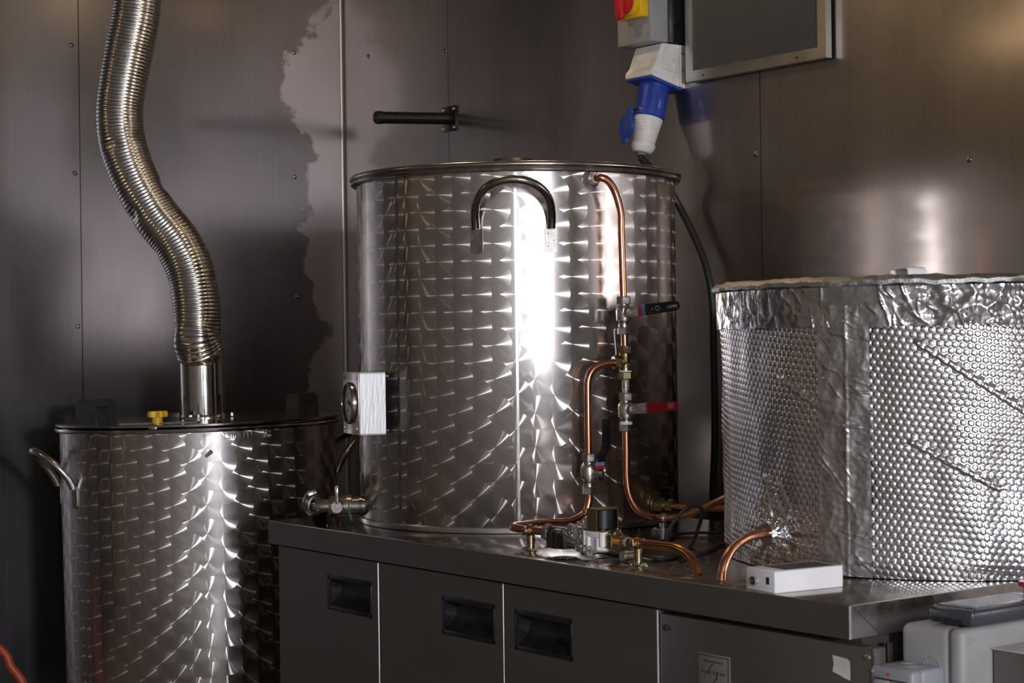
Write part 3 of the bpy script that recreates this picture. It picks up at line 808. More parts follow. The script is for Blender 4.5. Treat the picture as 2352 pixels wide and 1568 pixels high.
obj('foil_band', wrap_grid(T3, -141, 42, 1.296, Z3 + .002, .0016, .0016, band_d), 'crumple', t3, sharp=60)
# crumpled collar of foil where the pipe goes in
def crumpled_tube(p0, p1, r0, r1, seed, amp, n=96, k=44):
    mx = look(p0, V(p1) - V(p0)); Lh = (V(p1) - V(p0)).length
    A, H = np.meshgrid(np.arange(n) / n * 2 * PI, np.arange(k + 1) / k)
    rr = r0 + (r1 - r0) * H + amp * ((worley(A * .016, H * Lh, .009, seed) - .45) * 1.6 + (worley(A * .016, H * Lh, .004, seed + 1) - .45) * .6) * np.sin(np.pi * np.clip(H * 1.05, 0.12, .95))
    mb = MB(); vs = [(rr[i, j] * math.cos(A[i, j]), rr[i, j] * math.sin(A[i, j]), H[i, j] * Lh) for i in range(k + 1) for j in range(n)]
    fs = [(i * n + j, i * n + (j + 1) % n, (i + 1) * n + (j + 1) % n, (i + 1) * n + j) for i in range(k) for j in range(n)]
    fs += [tuple(range(n))[::-1], tuple(k * n + j for j in range(n))]
    return mb.raw(vs, fs, mx)
a_in = math.radians(-94.1); nin = V((math.cos(a_in), math.sin(a_in), 0))
pin = V((T3[0], T3[1], .9615)) + nin * T3[2]
obj('foil_collar', crumpled_tube(pin - nin * .012, pin + nin * .022, .034, .017, 41, .006), 'crumple', t3, sharp=45)
# --- its foil-covered lid
n = 260; vs = []; fs = []
prof = [(0, .016), (.15, .017), (.30, .0175), (.355, .018), (.378, .0165), (.386, .010), (.385, .004), (.376, .0005), (.30, .0005)]
for r_, z in prof:
    for i in range(n):
        a = 2 * PI * i / n
        wv = .0011 * math.sin(a * 13 + r_ * 40) + .0010 * math.sin(a * 29 + 1.3 + r_ * 90) + .0010 * math.sin(a * 61 + 2 + r_ * 130)
        e_ = 1 + (.008 * math.sin(a * 5 + 1) * (r_ > .35))
        vs.append((T3[0] + r_ * e_ * math.cos(a), T3[1] + r_ * e_ * math.sin(a), Z3 + .001 + z + wv * (r_ > .1) * (z > .003)))
k = len(prof)
for j in range(k - 1):
    for i in range(n): fs.append((j * n + i, j * n + (i + 1) % n, (j + 1) * n + (i + 1) % n, (j + 1) * n + i))
obj('lid', MB().raw(vs, fs), 'foil_lid', t3, sharp=50)
# --- bent strap standing on that lid
tg = (RIGHT * .655 + FWD * 2.90); tg = V((tg.x, tg.y, Z3 + .020))
prf = [(-.024, 0), (-.024, .010), (-.020, .0125), (.016, .0135), (.021, .0120), (.0235, .008), (.0235, 0), (.0215, 0), (.0213, .0078), (.0195, .0105), (.016, .0115), (-.0195, .0107), (-.022, .0090), (-.022, 0)]
st = MB(); kk = len(prf); dpt = .036
ax = (RIGHT * .42 - FWD * .91).normalized(); ay = (FWD * .93 + RIGHT * .37).normalized()
mx = frame(tg, ax, UP, ax.cross(UP))
vs = [(x, y, 0) for x, y in prf] + [(x, y, dpt) for x, y in prf]
quads = [(0, 1, 12, 13), (1, 2, 11, 12), (2, 3, 10, 11), (3, 4, 9, 10), (4, 5, 8, 9), (5, 6, 7, 8)]
fs = []
for qd in quads: fs += [qd[::-1], tuple(i + kk for i in qd)]
fs += [(i, (i + 1) % kk, kk + (i + 1) % kk, kk + i) for i in range(kk)]
tag(obj('strap_clip', st.raw(vs, fs, mx), 'white', loc=tg), 'small pale bent strap lying on the foil-covered lid', 'strap')

# ------------------------------------------------------------------ copper pipework
PR = .0075
def pipe(name_label, pts, rad, mat='copper', r=PR, loc=None):
    pp = fillet(pts, rad, 10) if rad is not None else pts
    return tag(obj('copper_pipe', MB().tube(pp, r, 20, 1, spline=False), mat, loc=loc or pts[-1]), name_label, 'pipe')
PX, PY = -2.7215, 2.3213
s_at = lambda z: V((PX - .0036 * max(0, (z - 1.25) / .3), PY - .0045 * max(0, (z - 1.25) / .3), z))
a_b = math.radians(-11.1); nb = V((math.cos(a_b), math.sin(a_b), 0)); pbk = V((T2[0], T2[1], 1.6016)) + nb * T2[2]
bf = thing('tank_fitting', 'nickel hex tank fitting high on the large vessel', 'fitting', pbk)
obj('washer', MB().cyl(pbk + nb * .0005, pbk + nb * .004, .0185, 32), 'dark_steel', bf)
obj('hex_nut', MB().hexa(pbk + nb * .004, pbk + nb * .014, .0155), 'nickel', bf)
obj('collar', MB().cyl(pbk + nb * .014, pbk + nb * .024, .0105, 24), 'nickel', bf)
pst = pbk + nb * .022
e1 = V((-2.7275, 2.3100, 1.5990))
pipe('shiny copper pipe curving down from the fitting high on the large vessel', catmull([pst, V((-2.7385, 2.2780, 1.6020)), V((-2.7325, 2.2920, 1.5955)), V((-2.7290, 2.3070, 1.5740)), s_at(1.535), s_at(1.50), s_at(1.43), s_at(1.362)], 7), None)

def vdir(r_, f_): return (RIGHT * r_ + FWD * f_).normalized()
def ball_valve(label, c, ztop, zbot, kind, dm=1.):
    """15 mm lever valve on a vertical pipe: union nuts, body, stem, lever"""
    t = thing('ball_valve', label, 'valve', (c.x, c.y, zbot), None)
    zc = (ztop + zbot) / 2 + .004; x, y = c.x, c.y
    at = lambda z: V((x, y, z))
    nr = .0145 * dm
    obj('union_nut', MB().hexa(at(ztop - .016), at(ztop), nr, vdir(.9, .3)), 'nickel', t)
    obj('union_nut', MB().hexa(at(zbot), at(zbot + .015), nr * .97, vdir(.7, .6)), 'nickel', t)
    pr = [(.0105, zbot + .015), (.0105, zbot + .017), (.0118, zbot + .0172), (.0118, zbot + .0195), (.0105, zbot + .020), (.0105, zbot + .022), (.0118, zbot + .0222), (.0118, zbot + .0245), (.0100, zbot + .026),
          (.0100, zc - .020), (.0150, zc - .019), (.0150, zc - .014), (.0158, zc - .008), (.0160, zc + .006), (.0150, zc + .012), (.0120, zc + .016), (.0105, zc + .017),
          (.0118, zc + .0185), (.0118, zc + .0205), (.0105, zc + .021), (.0105, ztop - .016)]
    pr = [(r_ * dm, z) for r_, z in sorted(pr, key=lambda p: p[1])]
    obj('body', MB().lathe(pr, 28, Matrix.Translation((x, y, 0))), 'nickel', t)
    return t, at(zc)
def lever(t, base, sdir, stem_len, ldir, ldir2, n, length, kind):
    """stem boss, nut, plate lever and vinyl grip"""
    sd = V(sdir).normalized(); tip = base + sd * stem_len
    obj('stem', MB().cyl(base + sd * .010, tip - sd * .004, .0075, 20), 'nickel', t)
    obj('stem_nut', MB().hexa(tip, tip + sd * .006, .0062), 'nickel', t)
    ld = V(ldir).normalized(); up = sd.cross(ld).normalized()
    mx = frame(tip, ld, up, sd)
    lv = MB()
    plate = [(-.012, -.009), (-.015, 0), (-.012, .009), (.030, .0105), (.030, -.0105)]
    lv.prism(plate, -.0022, .0003, mx)
    lo = obj('lever', lv, 'polish', t)
    return mx, lo
# upper valve, black grip marked 15MM
v1, b1_ = ball_valve('black-handled lever valve, the highest on the copper pipe', s_at(1.333), 1.3665, 1.2905, 'black')
sd = vdir(.36, -.93); ld0 = V((vdir(.93, .36).x, vdir(.93, .36).y, .115))
mx, lo = lever(v1, b1_ + V((0, 0, .003)), sd, .030, ld0, None, None, .1, 'black')
def grip(poly, mat, t, mx, lo_, th=.004): return obj('grip', MB().prism(poly, -.0045, .0035, mx), mat, t)
def rounded_bar(x0, x1, w0, w1, n=8):
    return [(x0, -w0)] + [(x1 - w1 + w1 * math.sin(PI * i / n), -w1 * math.cos(PI * i / n)) for i in range(n + 1)] + [(x0, w0)]
obj('red_band', MB().box((.0205, 0, -.0008), (.0075, .0225, .0050), mx), 'redband', lo)
obj('blue_band', MB().box((.0285, 0, -.0008), (.0085, .0225, .0052), mx), 'paleblue', lo)
gp = obj('grip', MB().prism(rounded_bar(.033, .108, .0110, .0100), -.0048, .0042, mx), 'blackgloss', v1)
q = text_mb('15MM', .0092, mx @ Matrix.Translation((.078, -.0035, .0043)), .0002, 'LEFT'); obj('lettering', q, 'inkwhite', gp)
q = MB().prism([(.044, -.0012), (.049, .0012), (.049, .0018), (.044, -.0004)], .0042, .0045, mx); q.torus(.0042, .0005, mx @ Matrix.Translation((.058, 0, .0043)), 16, 4)
obj('arrow_mark', q, 'inkwhite', gp)
tag(obj('copper_pipe', MB().cyl(s_at(1.256), s_at(1.2925), PR, 20), 'copper', loc=s_at(1.256)), 'short clean copper pipe between the highest lever valve and the brass tee', 'pipe')
# brass tee
tc = V((PX, PY, 1.2355)); ldirn = V((-.266, -.964, 0)).normalized()
tee = thing('brass_tee', 'tarnished brass tee joining the copper pipes beside the large vessel', 'fitting', tc - V((0, 0, .033)))
obj('union_nut', MB().hexa(tc + V((0, 0, .0175)), tc + V((0, 0, .0335)), .0145, vdir(.9, .3)), 'brass', tee)
obj('union_nut', MB().hexa(tc - V((0, 0, .0335)), tc - V((0, 0, .0185)), .0150, vdir(.9, .2)), 'brass', tee)
obj('thread_tape', MB().cyl(tc - V((0, 0, .0187)), tc - V((0, 0, .0160)), .0128, 24), 'ptfe', tee)
tb = MB().lathe([(.0112, -.0165), (.0112, -.010), (.0100, -.006), (.0105, .006), (.0112, .011), (.0112, .018)], 24, Matrix.Translation(tc)); tb.cyl(tc, tc + ldirn * .020, .0105, 24)
obj('body', tb, 'brass', tee)
obj('side_nut', MB().hexa(tc + ldirn * .0115, tc + ldirn * .0235, .0150, UP), 'brass', tee)
obj('side_ring', MB().cyl(tc + ldirn * .0235, tc + ldirn * .026, .0125, 24), 'brass', tee)
tag(obj('copper_pipe', MB().cyl((PX, PY, 1.174), (PX, PY, 1.203), PR, 20), 'copper_green', loc=(PX, PY, 1.174)), 'short copper pipe with green verdigris below the brass tee', 'pipe')
# thread-tape tail
tag(obj('tape_tail', MB().tube([V((PX, PY, 1.302)) - RIGHT * .018, V((PX, PY, 1.299)) - RIGHT * .021, V((PX, PY, 1.28)) - RIGHT * .020, V((PX, PY, 1.26)) - RIGHT * .0185, V((PX, PY, 1.250)) - RIGHT * .0185], .0013, 6, 5), 'ptfe', loc=V((PX, PY, 1.25)) - RIGHT * .0185), 'loose white strand of thread tape hanging beside the copper pipe', 'tape')
# lower valve, red grip
v2, b2_ = ball_valve('red-handled lever valve below the brass tee', V((PX, PY, 0)), 1.1755, 1.0985, 'red')
sd = vdir(.42, -.90); ld0 = V((vdir(.93, .36).x, vdir(.93, .36).y, .045))
mx, lo = lever(v2, b2_ + V((0, 0, .003)), sd, .030, ld0, None, None, .1, 'red')
obj('knurled_boss', MB().lathe([(.0105, -.010), (.0115, -.006), (.0105, -.002)], 14, mx), 'dark_steel', v2)
gp = obj('grip', MB().prism(rounded_bar(.029, .097, .0092, .0092), -.0045, .0040, mx), 'red', v2)
q = text_mb('WRAS', .0052, mx @ Matrix.Translation((.0735, .0004, .0041)), .0002, 'LEFT', sx=.95); q2 = text_mb('APPROVED', .0027, mx @ Matrix.Translation((.0735, -.0028, .0041)), .0002, 'LEFT', sx=.9); q.raw(q2.v, q2.f)
for a, c_, e_, g_ in ((.072, .0885, .0056, .0060), (.072, .0885, -.0042, -.0038)): q.box(((a + c_) / 2, (e_ + g_) / 2, .0042), (c_ - a, g_ - e_, .0002), mx)
obj('lettering', q, 'inkwhite', gp)
obj('thread_tape', MB().cyl((PX, PY, 1.1125), (PX, PY, 1.1185), .0128, 24), 'ptfe', v2)
# long pipe from the red valve, looping behind the foil tank
pipe('dull copper pipe sweeping from the red-handled valve round to the foil tank', catmull([V(p) for p in ((PX, PY, 1.101), (PX, PY, 1.05), (PX, PY, 1.004), (-2.7185, 2.3262, .9693), (-2.7110, 2.3404, .9430), (-2.7020, 2.3624, .9280), (-2.6940, 2.392, .9235), (-2.655, 2.418, .931), (-2.603, 2.446, .956), (-2.534, 2.456, .989), (-2.45, 2.462, 1.03))], 7), None, 'copper', loc=(-2.70, 2.394, .9235))
# branch from the tee
bs = tc + ldirn * .025
BX, BY = -2.7433, 2.2422
pipe('bright copper branch pipe bending down from the side of the brass tee', [bs, V((BX, BY, 1.2290)), V((BX, BY, 1.052))], [.045], loc=(BX, BY, 1.052))
v3, b3_ = ball_valve('black-handled lever valve, the lowest, with its lever turned up', V((BX, BY, 0)), 1.0580, .9775, 'black')
sd = vdir(.80, -.60); tipb = b3_ + V((0, 0, -.003))
mx, lo = lever(v3, tipb, sd, .028, (0, 0, 1), None, None, .1, 'black')
ry = frame(mx.translation, mx.col[0].to_3d(), mx.col[1].to_3d(), mx.col[2].to_3d())
obj('red_band', MB().box((.013, 0, -.0008), (.0065, .0225, .0050), mx), 'redband', lo)
obj('blue_band', MB().box((.0200, 0, -.0008), (.0075, .0225, .0052), mx), 'paleblue', lo)
# cranked grip
gpts = [(.024, 0), (.040, .010), (.054, .018), (.100, .019)]
gm = MB(); vs = []; fs = []
cl_ = [(.0235, .0, .0100), (.032, .002, .0100), (.040, .007, .0100), (.048, .012, .0095), (.058, .0145, .0090), (.080, .0150, .0088), (.100, .0152, .0086), (.106, .0152, .0066), (.109, .0152, .002)]
for x_, off, w_ in cl_: vs += [(x_, -w_, off - .0045), (x_, w_, off - .0045), (x_, w_, off + .0045), (x_, -w_, off + .0045)]
for i in range(len(cl_) - 1):
    for k in range(4): fs.append((i * 4 + k, i * 4 + (k + 1) % 4, (i + 1) * 4 + (k + 1) % 4, (i + 1) * 4 + k))
fs += [(3, 2, 1, 0), tuple((len(cl_) - 1) * 4 + k for k in range(4))]
obj('grip', gm.raw(vs, fs, mx), 'blackgloss', v3, sharp=60)
# pipe from that valve to the turn-back in front of the vessel, then along the front
YP, ZP = 1.985, .9368
PIPE_BACK = [(BX, BY, .985), (BX, BY, .966), (-2.7450, 2.2365, .9470), (-2.7490, 2.2280, .9360), (-2.7415, 2.1880, .9277), (-2.7060, 2.0915, .9345), (-2.6700, 2.0130, .9378), (-2.6605, 1.9950, .9385), (-2.6520, 1.9865, .9375), (-2.635, YP, ZP), (-2.60, YP, ZP), (-2.545, YP, ZP)]
pipe('copper pipe from the lowest valve turning back on itself beside the vessel foot', catmull([V(p) for p in PIPE_BACK], 7), None, loc=(-2.6, YP, ZP))
def hex_x(x0, x1, r, z=ZP): return MB().hexa((x0, YP, z), (x1, YP, z), r, UP)
fs_ = thing('flow_sensor', 'black plastic flow sensor in the copper line on the worktop', 'sensor', (-2.50, YP, .912))
obj('inlet_nut', hex_x(-2.551, -2.535, .0165), 'nickel', fs_)
b_ = MB().cyl((-2.536, YP, ZP), (-2.466, YP, ZP), .0125, 24); b_.lathe([(.0225, -.024), (.0235, -.022), (.0235, .004), (.019, .008), (.012, .010)], 28, Matrix.Translation((-2.503, YP, ZP))); b_.box((-2.497, YP - .004, ZP - .010), (.050, .036, .026), bev=.003); b_.box((-2.500, YP + .022, ZP - .002), (.024, .018, .012), bev=.002)
obj('housing', b_, 'black', fs_)
for dx in (-.022, 0.0, .022): obj('rib', MB().box((-2.497 + dx, YP - .0225, ZP - .010), (.003, .003, .026)), 'black', fs_)
fw = thing('foil_wrapped_joint', 'pipe joint bandaged in crumpled foil next to the white solenoid valve', 'fitting', (-2.45, YP, .915))
obj('foil_bandage', crumpled_tube((-2.479, YP, ZP), (-2.425, YP, ZP), .0205, .0225, 51, .005), 'crumple', fw, sharp=45)
obj('foil_end', crumpled_tube((-2.447, YP - .012, ZP - .018), (-2.405, YP - .020, ZP - .020), .006, .009, 52, .004, 40, 16), 'crumple', fw, sharp=45)
obj('foil_tuft', crumpled_tube((-2.452, YP + .002, ZP + .016), (-2.425, YP + .012, ZP + .040), .012, .004, 53, .004, 40, 16), 'crumple', fw, sharp=45)
so = thing('solenoid_valve', 'white-bodied solenoid valve with a black coil in a brass bracket', 'valve', (-2.395, YP, .912))
b_ = MB().box((-2.395, YP, ZP + .010), (.054, .044, .010), bev=.002); b_.cyl((-2.428, YP, ZP), (-2.366, YP, ZP), .0155, 28); b_.lathe([(.010, -.022), (.017, -.018), (.020, -.004), (.020, .012)], 28, Matrix.Translation((-2.395, YP, ZP)))
for dx, dy in ((-.022, -.017), (.022, -.017), (-.022, .017), (.022, .017)): b_.cyl((-2.395 + dx, YP + dy, ZP - .010), (-2.395 + dx, YP + dy, ZP + .014), .0060, 16)
for dx in (-.013, .013): b_.box((-2.395 + dx, YP - .017, ZP - .006), (.006, .012, .022), bev=.001)
obj('valve_body', b_, 'white', so)
cz0, cz1 = ZP + .0165, ZP + .0545
co = obj('coil', MB().lathe([(.0165, cz0 + .002), (.0190, cz0 + .003), (.0190, cz1 - .004), (.0165, cz1 - .003)], 32, Matrix.Translation((-2.393, YP, 0))), 'black', so)
b_ = MB()
b_.box((-2.393, YP, cz1 - .0012), (.026, .0475, .0018)); b_.box((-2.393, YP, cz0 + .0002), (.0520, .040, .0022))
for dy in (-.0235, .0235): b_.box((-2.393, YP + dy, (cz0 + cz1) / 2), (.026, .0016, cz1 - cz0))
obj('coil_bracket', b_, 'brass_clean', so)
for dx, dy in ((-.022, -.016), (.022, -.016), (.022, .016), (-.022, .016)): obj('screw', MB().lathe([(.0030, 0), (.0028, .0016), (0, .0022)], 10, Matrix.Translation((-2.395 + dx, YP + dy, cz0 + .0013))), 'brass_clean', so)
obj('outlet_nut', hex_x(-2.371, -2.350, .0190), 'brass', so)
obj('inlet_ring', MB().cyl((-2.432, YP, ZP), (-2.424, YP, ZP), .0175, 24), 'brass', so)
pipe('copper pipe leaving the solenoid valve and bending down into the worktop', catmull([V(p) for p in ((-2.352, YP, ZP), (-2.30, YP, ZP + .0004), (-2.245, YP, ZP + .0012), (-2.205, YP, ZP + .0008), (-2.1755, 1.984, .9290), (-2.1545, 1.981, .9140), (-2.1440, 1.978, .8990))], 8), None, 'copper_dull', loc=(-2.144, 1.978, .90))
tag(obj('joint_ring', MB().lathe([(.0078, -.0045), (.0090, -.0035), (.0090, .0035), (.0078, .0045)], 24, look((-2.328, YP, ZP), (1, 0, 0)), caps=False), 'copper_green', loc=(-2.328, YP, ZP)), 'soldered ring with green residue on the pipe beside the solenoid valve', 'fitting')
def pipe_clip(x, y, zc, label, mat='brass', ax=V((1, 0, 0)), tall=None):
    """stand-off bracket: screwed base plate, stem and split ring round the pipe"""
    t = thing('pipe_bracket', label, 'bracket', (x, y, ZT), 'pipe stand-offs on the worktop')
    ax = ax.normalized(); ay = UP.cross(ax)
    poly = []
    for i in range(24):
        a = 2 * PI * i / 24; poly.append((.023 * math.cos(a) * (1 - .15 * abs(math.sin(a))), .0105 * math.sin(a) * (.75 + .25 * abs(math.cos(2 * a)))))
    obj('base_plate', MB().prism(poly, 0, .0024, frame((x, y, ZT + .0003), ax, ay, UP)), mat, t)
    for s in (-1, 1):
        p = V((x, y, ZT + .0026)) + ax * (.0145 * s)
        obj('screw', MB().lathe([(.0048, 0), (.0046, .0012), (.003, .0030), (0, .0034)], 12, Matrix.Translation(p)), mat, t)
    zr = zc - PR - .0035
    obj('stem', MB().lathe([(.0085, .0025), (.0085, .0030), (.0070, .0045), (.0070, (zr - ZT) * .55), (.0078, (zr - ZT) * .57), (.0078, zr - ZT + .002)], 20, Matrix.Translation((x, y, ZT))), mat, t)
    obj('ring', MB().lathe([(PR + .0004, -.0055), (PR + .0024, -.0055), (PR + .0030, 0), (PR + .0024, .0055), (PR + .0004, .0055)], 28, look((x, y, zc), ax), caps=False), mat, t)
    for s in (-1, 1):
        p = V((x, y, zc)) + ay * (s * (PR + .005))
        obj('lug', MB().box((0, 0, 0), (.009, .008, .010), frame(p, ax, ay, UP), bev=.0015), mat, t)
        obj('lug_screw', MB().cyl(p - ay * 0 + UP * .005, p + UP * .0075, .0034, 12), mat, t)
pipe_clip(-2.598, YP, .9368, 'brass pipe bracket left of the black flow sensor')
pipe_clip(-2.300, YP, .9372, 'brass pipe bracket between the solenoid valve and the bent pipe end', 'brass')
pipe_clip(-2.694, 2.392, .9235, 'grey pipe bracket behind, near the foot of the large vessel', 'nickel', V((.6, .8, 0)))
# low brass outlet on the vessel and its pipe
a_o = math.radians(17); no = V((math.cos(a_o), math.sin(a_o), 0)); po = V((T2[0], T2[1], .9395)) + no * T2[2]
ot = thing('brass_outlet', 'brass tank outlet low on the right of the large vessel', 'fitting', po)
obj('washer', MB().cyl(po + no * .0005, po + no * .005, .0205, 28), 'brass_clean', ot)
obj('hex_nut', MB().hexa(po + no * .005, po + no * .022, .0175, UP), 'brass', ot)
obj('neck', MB().cyl(po + no * .022, po + no * .030, .0115, 24), 'brass', ot)
obj('union_nut', MB().hexa(po + no * .030, po + no * .046, .0150, UP), 'brass', ot)
pipe('straight copper pipe leading from the brass outlet towards the foil tank', [po + no * .044, po + no * .12, V((-2.445, 2.552, .9455))], [.2], loc=po + no * .12)
# pipe out of the foil tank
pipe('copper pipe arching from the foil tank down into the worktop', catmull([pin + nin * a_ + V((.0326 * (a_ / .145) ** 1.5, 0, b_)) for a_, b_ in ((.004, 0), (.030, .0012), (.060, -.0004), (.090, -.0065), (.114, -.0175), (.132, -.0330), (.141, -.0485), (.1435, -.0625))], 8), None, 'copper', loc=(-2.0725, 1.9605, .90))

# ------------------------------------------------------------------ drain valve, thermometer
dv_ = -RIGHT
d0 = RIGHT * -.300 + FWD * 3.80; d0 = V((d0.x, d0.y, .937))
dv = thing('drain_valve', 'steel drain valve with a wing handle at the left foot of the large vessel', 'valve', d0 + dv_ * .06 - V((0, 0, .022)))
D = lambda s: d0 + dv_ * s
obj('outlet_tube', MB().cyl(D(0), D(.050), .0185, 28), 'polish', dv)
obj('weld_ring', MB().cyl(D(.020), D(.027), .0215, 28), 'dark_steel', dv)
obj('flange', MB().lathe([(.019, .042), (.0228, .043), (.0228, .052), (.0205, .053)], 32, look(d0, dv_), caps=False), 'steel', dv)
obj('valve_body', MB().lathe([(.0195, .050), (.0215, .052), (.0215, .088), (.0205, .090), (.016, .091)], 32, look(d0, dv_)), 'polish', dv)
obj('green_tape', MB().tube([D(.047) + V((0, 0, .0235)) - FWD * .002, D(.047) - FWD * .0238 + V((0, 0, .004)), D(.046) - FWD * .0200 + V((0, 0, -.017)), D(.040) - FWD * .024 + V((0, 0, -.030))], .0016, 8, 6), 'greencloth', dv)
hub = D(.072) - FWD * .021
obj('wing_hub', MB().cyl(hub, hub - FWD * .008, .0150, 28, .0120), 'steel', dv)
wg = MB(); wg.box((0, .020, .004), (.0075, .040, .005), frame(hub - FWD * .002 + UP * .006, RIGHT, UP, -FWD), bev=.002)
obj('wing_handle', wg, 'polish', dv); obj('hub_screw', MB().hexa(hub - FWD * .008, hub - FWD * .0105, .0045), 'steel', dv)
obj('elbow', MB().tube(fillet([D(.088), D(.120), D(.135) + V((0, 0, .004)) + FWD * .045], .03, 8), .0150, 24, 1, False), 'polish', dv)
cj = D(.124) + FWD * .012 + V((0, 0, .002))
hcl = obj('hose_clamp', MB().lathe([(.0205, -.007), (.0225, -.006), (.0225, .006), (.0205, .007)], 32, look(cj, (dv_ + FWD * .9 + V((0, 0, .15)))), caps=False), 'nickel', dv)
obj('clamp_screw', MB().box((0, 0, 0), (.020, .011, .011), look(cj + V((0, 0, .026)) - FWD * .006 + dv_ * .004, (RIGHT * .3 - FWD + UP * .3), RIGHT + UP * .4), bev=.002), 'nickel', dv)
dh = tag(obj('drain_hose', MB().tube([D(.122) + FWD * .008 + V((0, 0, .002)), D(.134) + FWD * .04 + V((0, 0, .003)), (-3.44, 2.03, .940), (-3.525, 2.09, .86), (-3.55, 2.11, .5), (-3.56, 2.12, .10), (-3.58, 2.05, .021), (-3.62, 1.95, .020)], .0185, 20, 10), 'rubber', loc=(-3.62, 1.95, 0)), 'dark drain hose dropping behind the drain valve', 'hose')

n_ = V((-.284, -.962, 0)).normalized(); uu = V((n_.y, -n_.x, 0)).normalized()     # uu runs along the plate towards the viewer's side
if uu.dot(FWD) < 0: uu = -uu
near = RIGHT * -.3085 + FWD * 3.63; near = V((near.x, near.y, 1.158))
gw, gh, gd = .118, .1265, .054
gb = thing('thermometer_box', 'square aluminium box with a round thermometer dial on the side of the large vessel', 'thermometer', near + uu * gw / 2 - n_ * gd / 2 - V((0, 0, gh / 2)))
gx = frame(near + uu * gw / 2, uu, UP, n_)                 # centre of the face plate, z outwards
mb = MB(); tk = .003
mb.box((-gw / 2 + tk / 2, 0, -gd / 2), (tk, gh, gd), gx); mb.box((gw / 2 - tk / 2, 0, -gd / 2), (tk, gh, gd), gx); mb.box((0, gh / 2 - tk / 2, -gd / 2), (gw, tk, gd), gx); mb.box((0, -gh / 2 + tk / 2, -gd / 2), (gw, tk, gd), gx)
obj('housing', mb, 'alu_plate', gb)
fp = obj('face_plate', MB().box((0, 0, .0015), (gw, gh, .003), gx, bev=.0008), 'steel', gb)
for sx in (-1, 1):
    for sy in (-1, 1):
        obj('screw' if sy < 0 else 'screw_hole', MB().lathe([(.0042, .003), (.0038, .005), (0, .0055)] if sy < 0 else [(.0028, .003), (.0026, .0034), (0, .0034)], 12, gx @ Matrix.Translation((sx * .046, sy * .051, 0))), 'nickel' if sy < 0 else 'ink', fp)
obj('bezel', MB().lathe([(.0430, .003), (.0430, .010), (.0415, .0125), (.0390, .0125), (.0385, .008)], 48, gx, caps=False), 'dark_steel', gb)
dl = obj('dial', MB().lathe([(.0395, .0055), (0, .0056)], 48, gx), 'dial', gb)
q = MB()
for i in range(28):
    a = math.radians(225 - 270 * i / 27); r0 = .031 if i % 3 else .028
    q.box(((r0 + .034) / 2, 0, .0060), (.034 - r0, .0008, .0002), gx @ Matrix.Rotation(a, 4, 'Z'))
for i in range(7):
    a = math.radians(225 - 45 * i); tt = text_mb(str(i * 20), .0062, gx @ Matrix.Translation((.0225 * math.cos(a), .0225 * math.sin(a) - .002, .0059)), .0001, 'CENTER'); q.raw(tt.v, tt.f)
obj('scale_marks', q, 'ink', dl)
nd = MB(); nm_ = gx @ Matrix.Rotation(math.radians(205), 4, 'Z'); nd.prism([(-.012, -.0022), (-.012, .0022), (.030, .0004), (.030, -.0004)], .0068, .0074, nm_); nd.lathe([(.004, .006), (.004, .0082), (0, .0085)], 16, gx)
obj('needle', nd, 'ink', dl)
for sy in (-.055, .055): obj('standoff', MB().cyl(gx @ V((-gw / 2 + .006, sy, -gd)), gx @ V((-gw / 2 + .006, sy, -gd - .008)), .003, 10), 'nickel', gb)
obj('probe', MB().cyl(gx @ V((0, 0, -.002)), gx @ V((0, 0, -gd - .03)), .008, 16), 'nickel', gb)

# ------------------------------------------------------------------ black cable and its plug on the worktop
zc = ZT + .0042
cpts = [(-2.445, 2.012, .913), (-2.425, 2.030, zc), (-2.385, 2.044, zc), (-2.345, 2.058, zc), (-2.335, 2.09, zc), (-2.385, 2.160, zc), (-2.462, 2.200, zc), (-2.472, 2.205, .925), (-2.4584, 2.2221, .958), (-2.4453, 2.2396, .9745), (-2.4343, 2.2542, .9700), (-2.4340, 2.2547, .9527), (-2.4405, 2.246, .9201), (-2.430, 2.225, zc + .001), (-2.375, 2.160, zc), (-2.318, 2.08, zc), (-2.318, 2.035, zc), (-2.338, 2.004, .910)]
tag(obj('signal_cable', MB().tube(cpts, .0036, 10, 6), 'rubber', loc=(-2.39, 2.06, ZT)), 'thin black cable looping up off the worktop behind the bent copper pipe', 'cable')
tag(obj('sensor_lead', MB().tube([(-2.51, 2.03, .912), (-2.49, 2.10, zc + .0005), (-2.52, 2.24, zc), (-2.59, 2.34, zc), (-2.55, 2.41, zc), (-2.47, 2.47, zc)], .0030, 10, 8), 'rubber', loc=(-2.52, 2.24, ZT)), 'thin black lead running back across the worktop behind the pipes', 'cable')
tag(obj('power_lead', MB().tube([(-2.47, 2.475, zc + .003), (-2.40, 2.27, zc), (-2.366, 2.222, zc), (-2.322, 2.137, zc), (-2.30, 2.10, zc), (-2.28, 2.06, zc)], .0034, 10, 8), 'rubber', loc=(-2.322, 2.137, ZT)), 'glossy black lead lying between the pipe ends by the foil tank', 'cable')
cn = thing('cable_plug', 'small round metal cable plug lying behind the brass bracket', 'plug', (-2.335, 2.000, ZT))
pd = V((.35, -.93, .12)).normalized(); p0 = V((-2.342, 2.012, .9115))
obj('barrel', MB().lathe([(.0070, 0), (.0092, .002), (.0092, .010), (.0085, .0105), (.0085, .013), (.0095, .0135), (.0095, .024), (.0082, .0255), (0, .0255)], 24, look(p0, -RIGHT * .85 - FWD * .5)), 'nickel', cn)

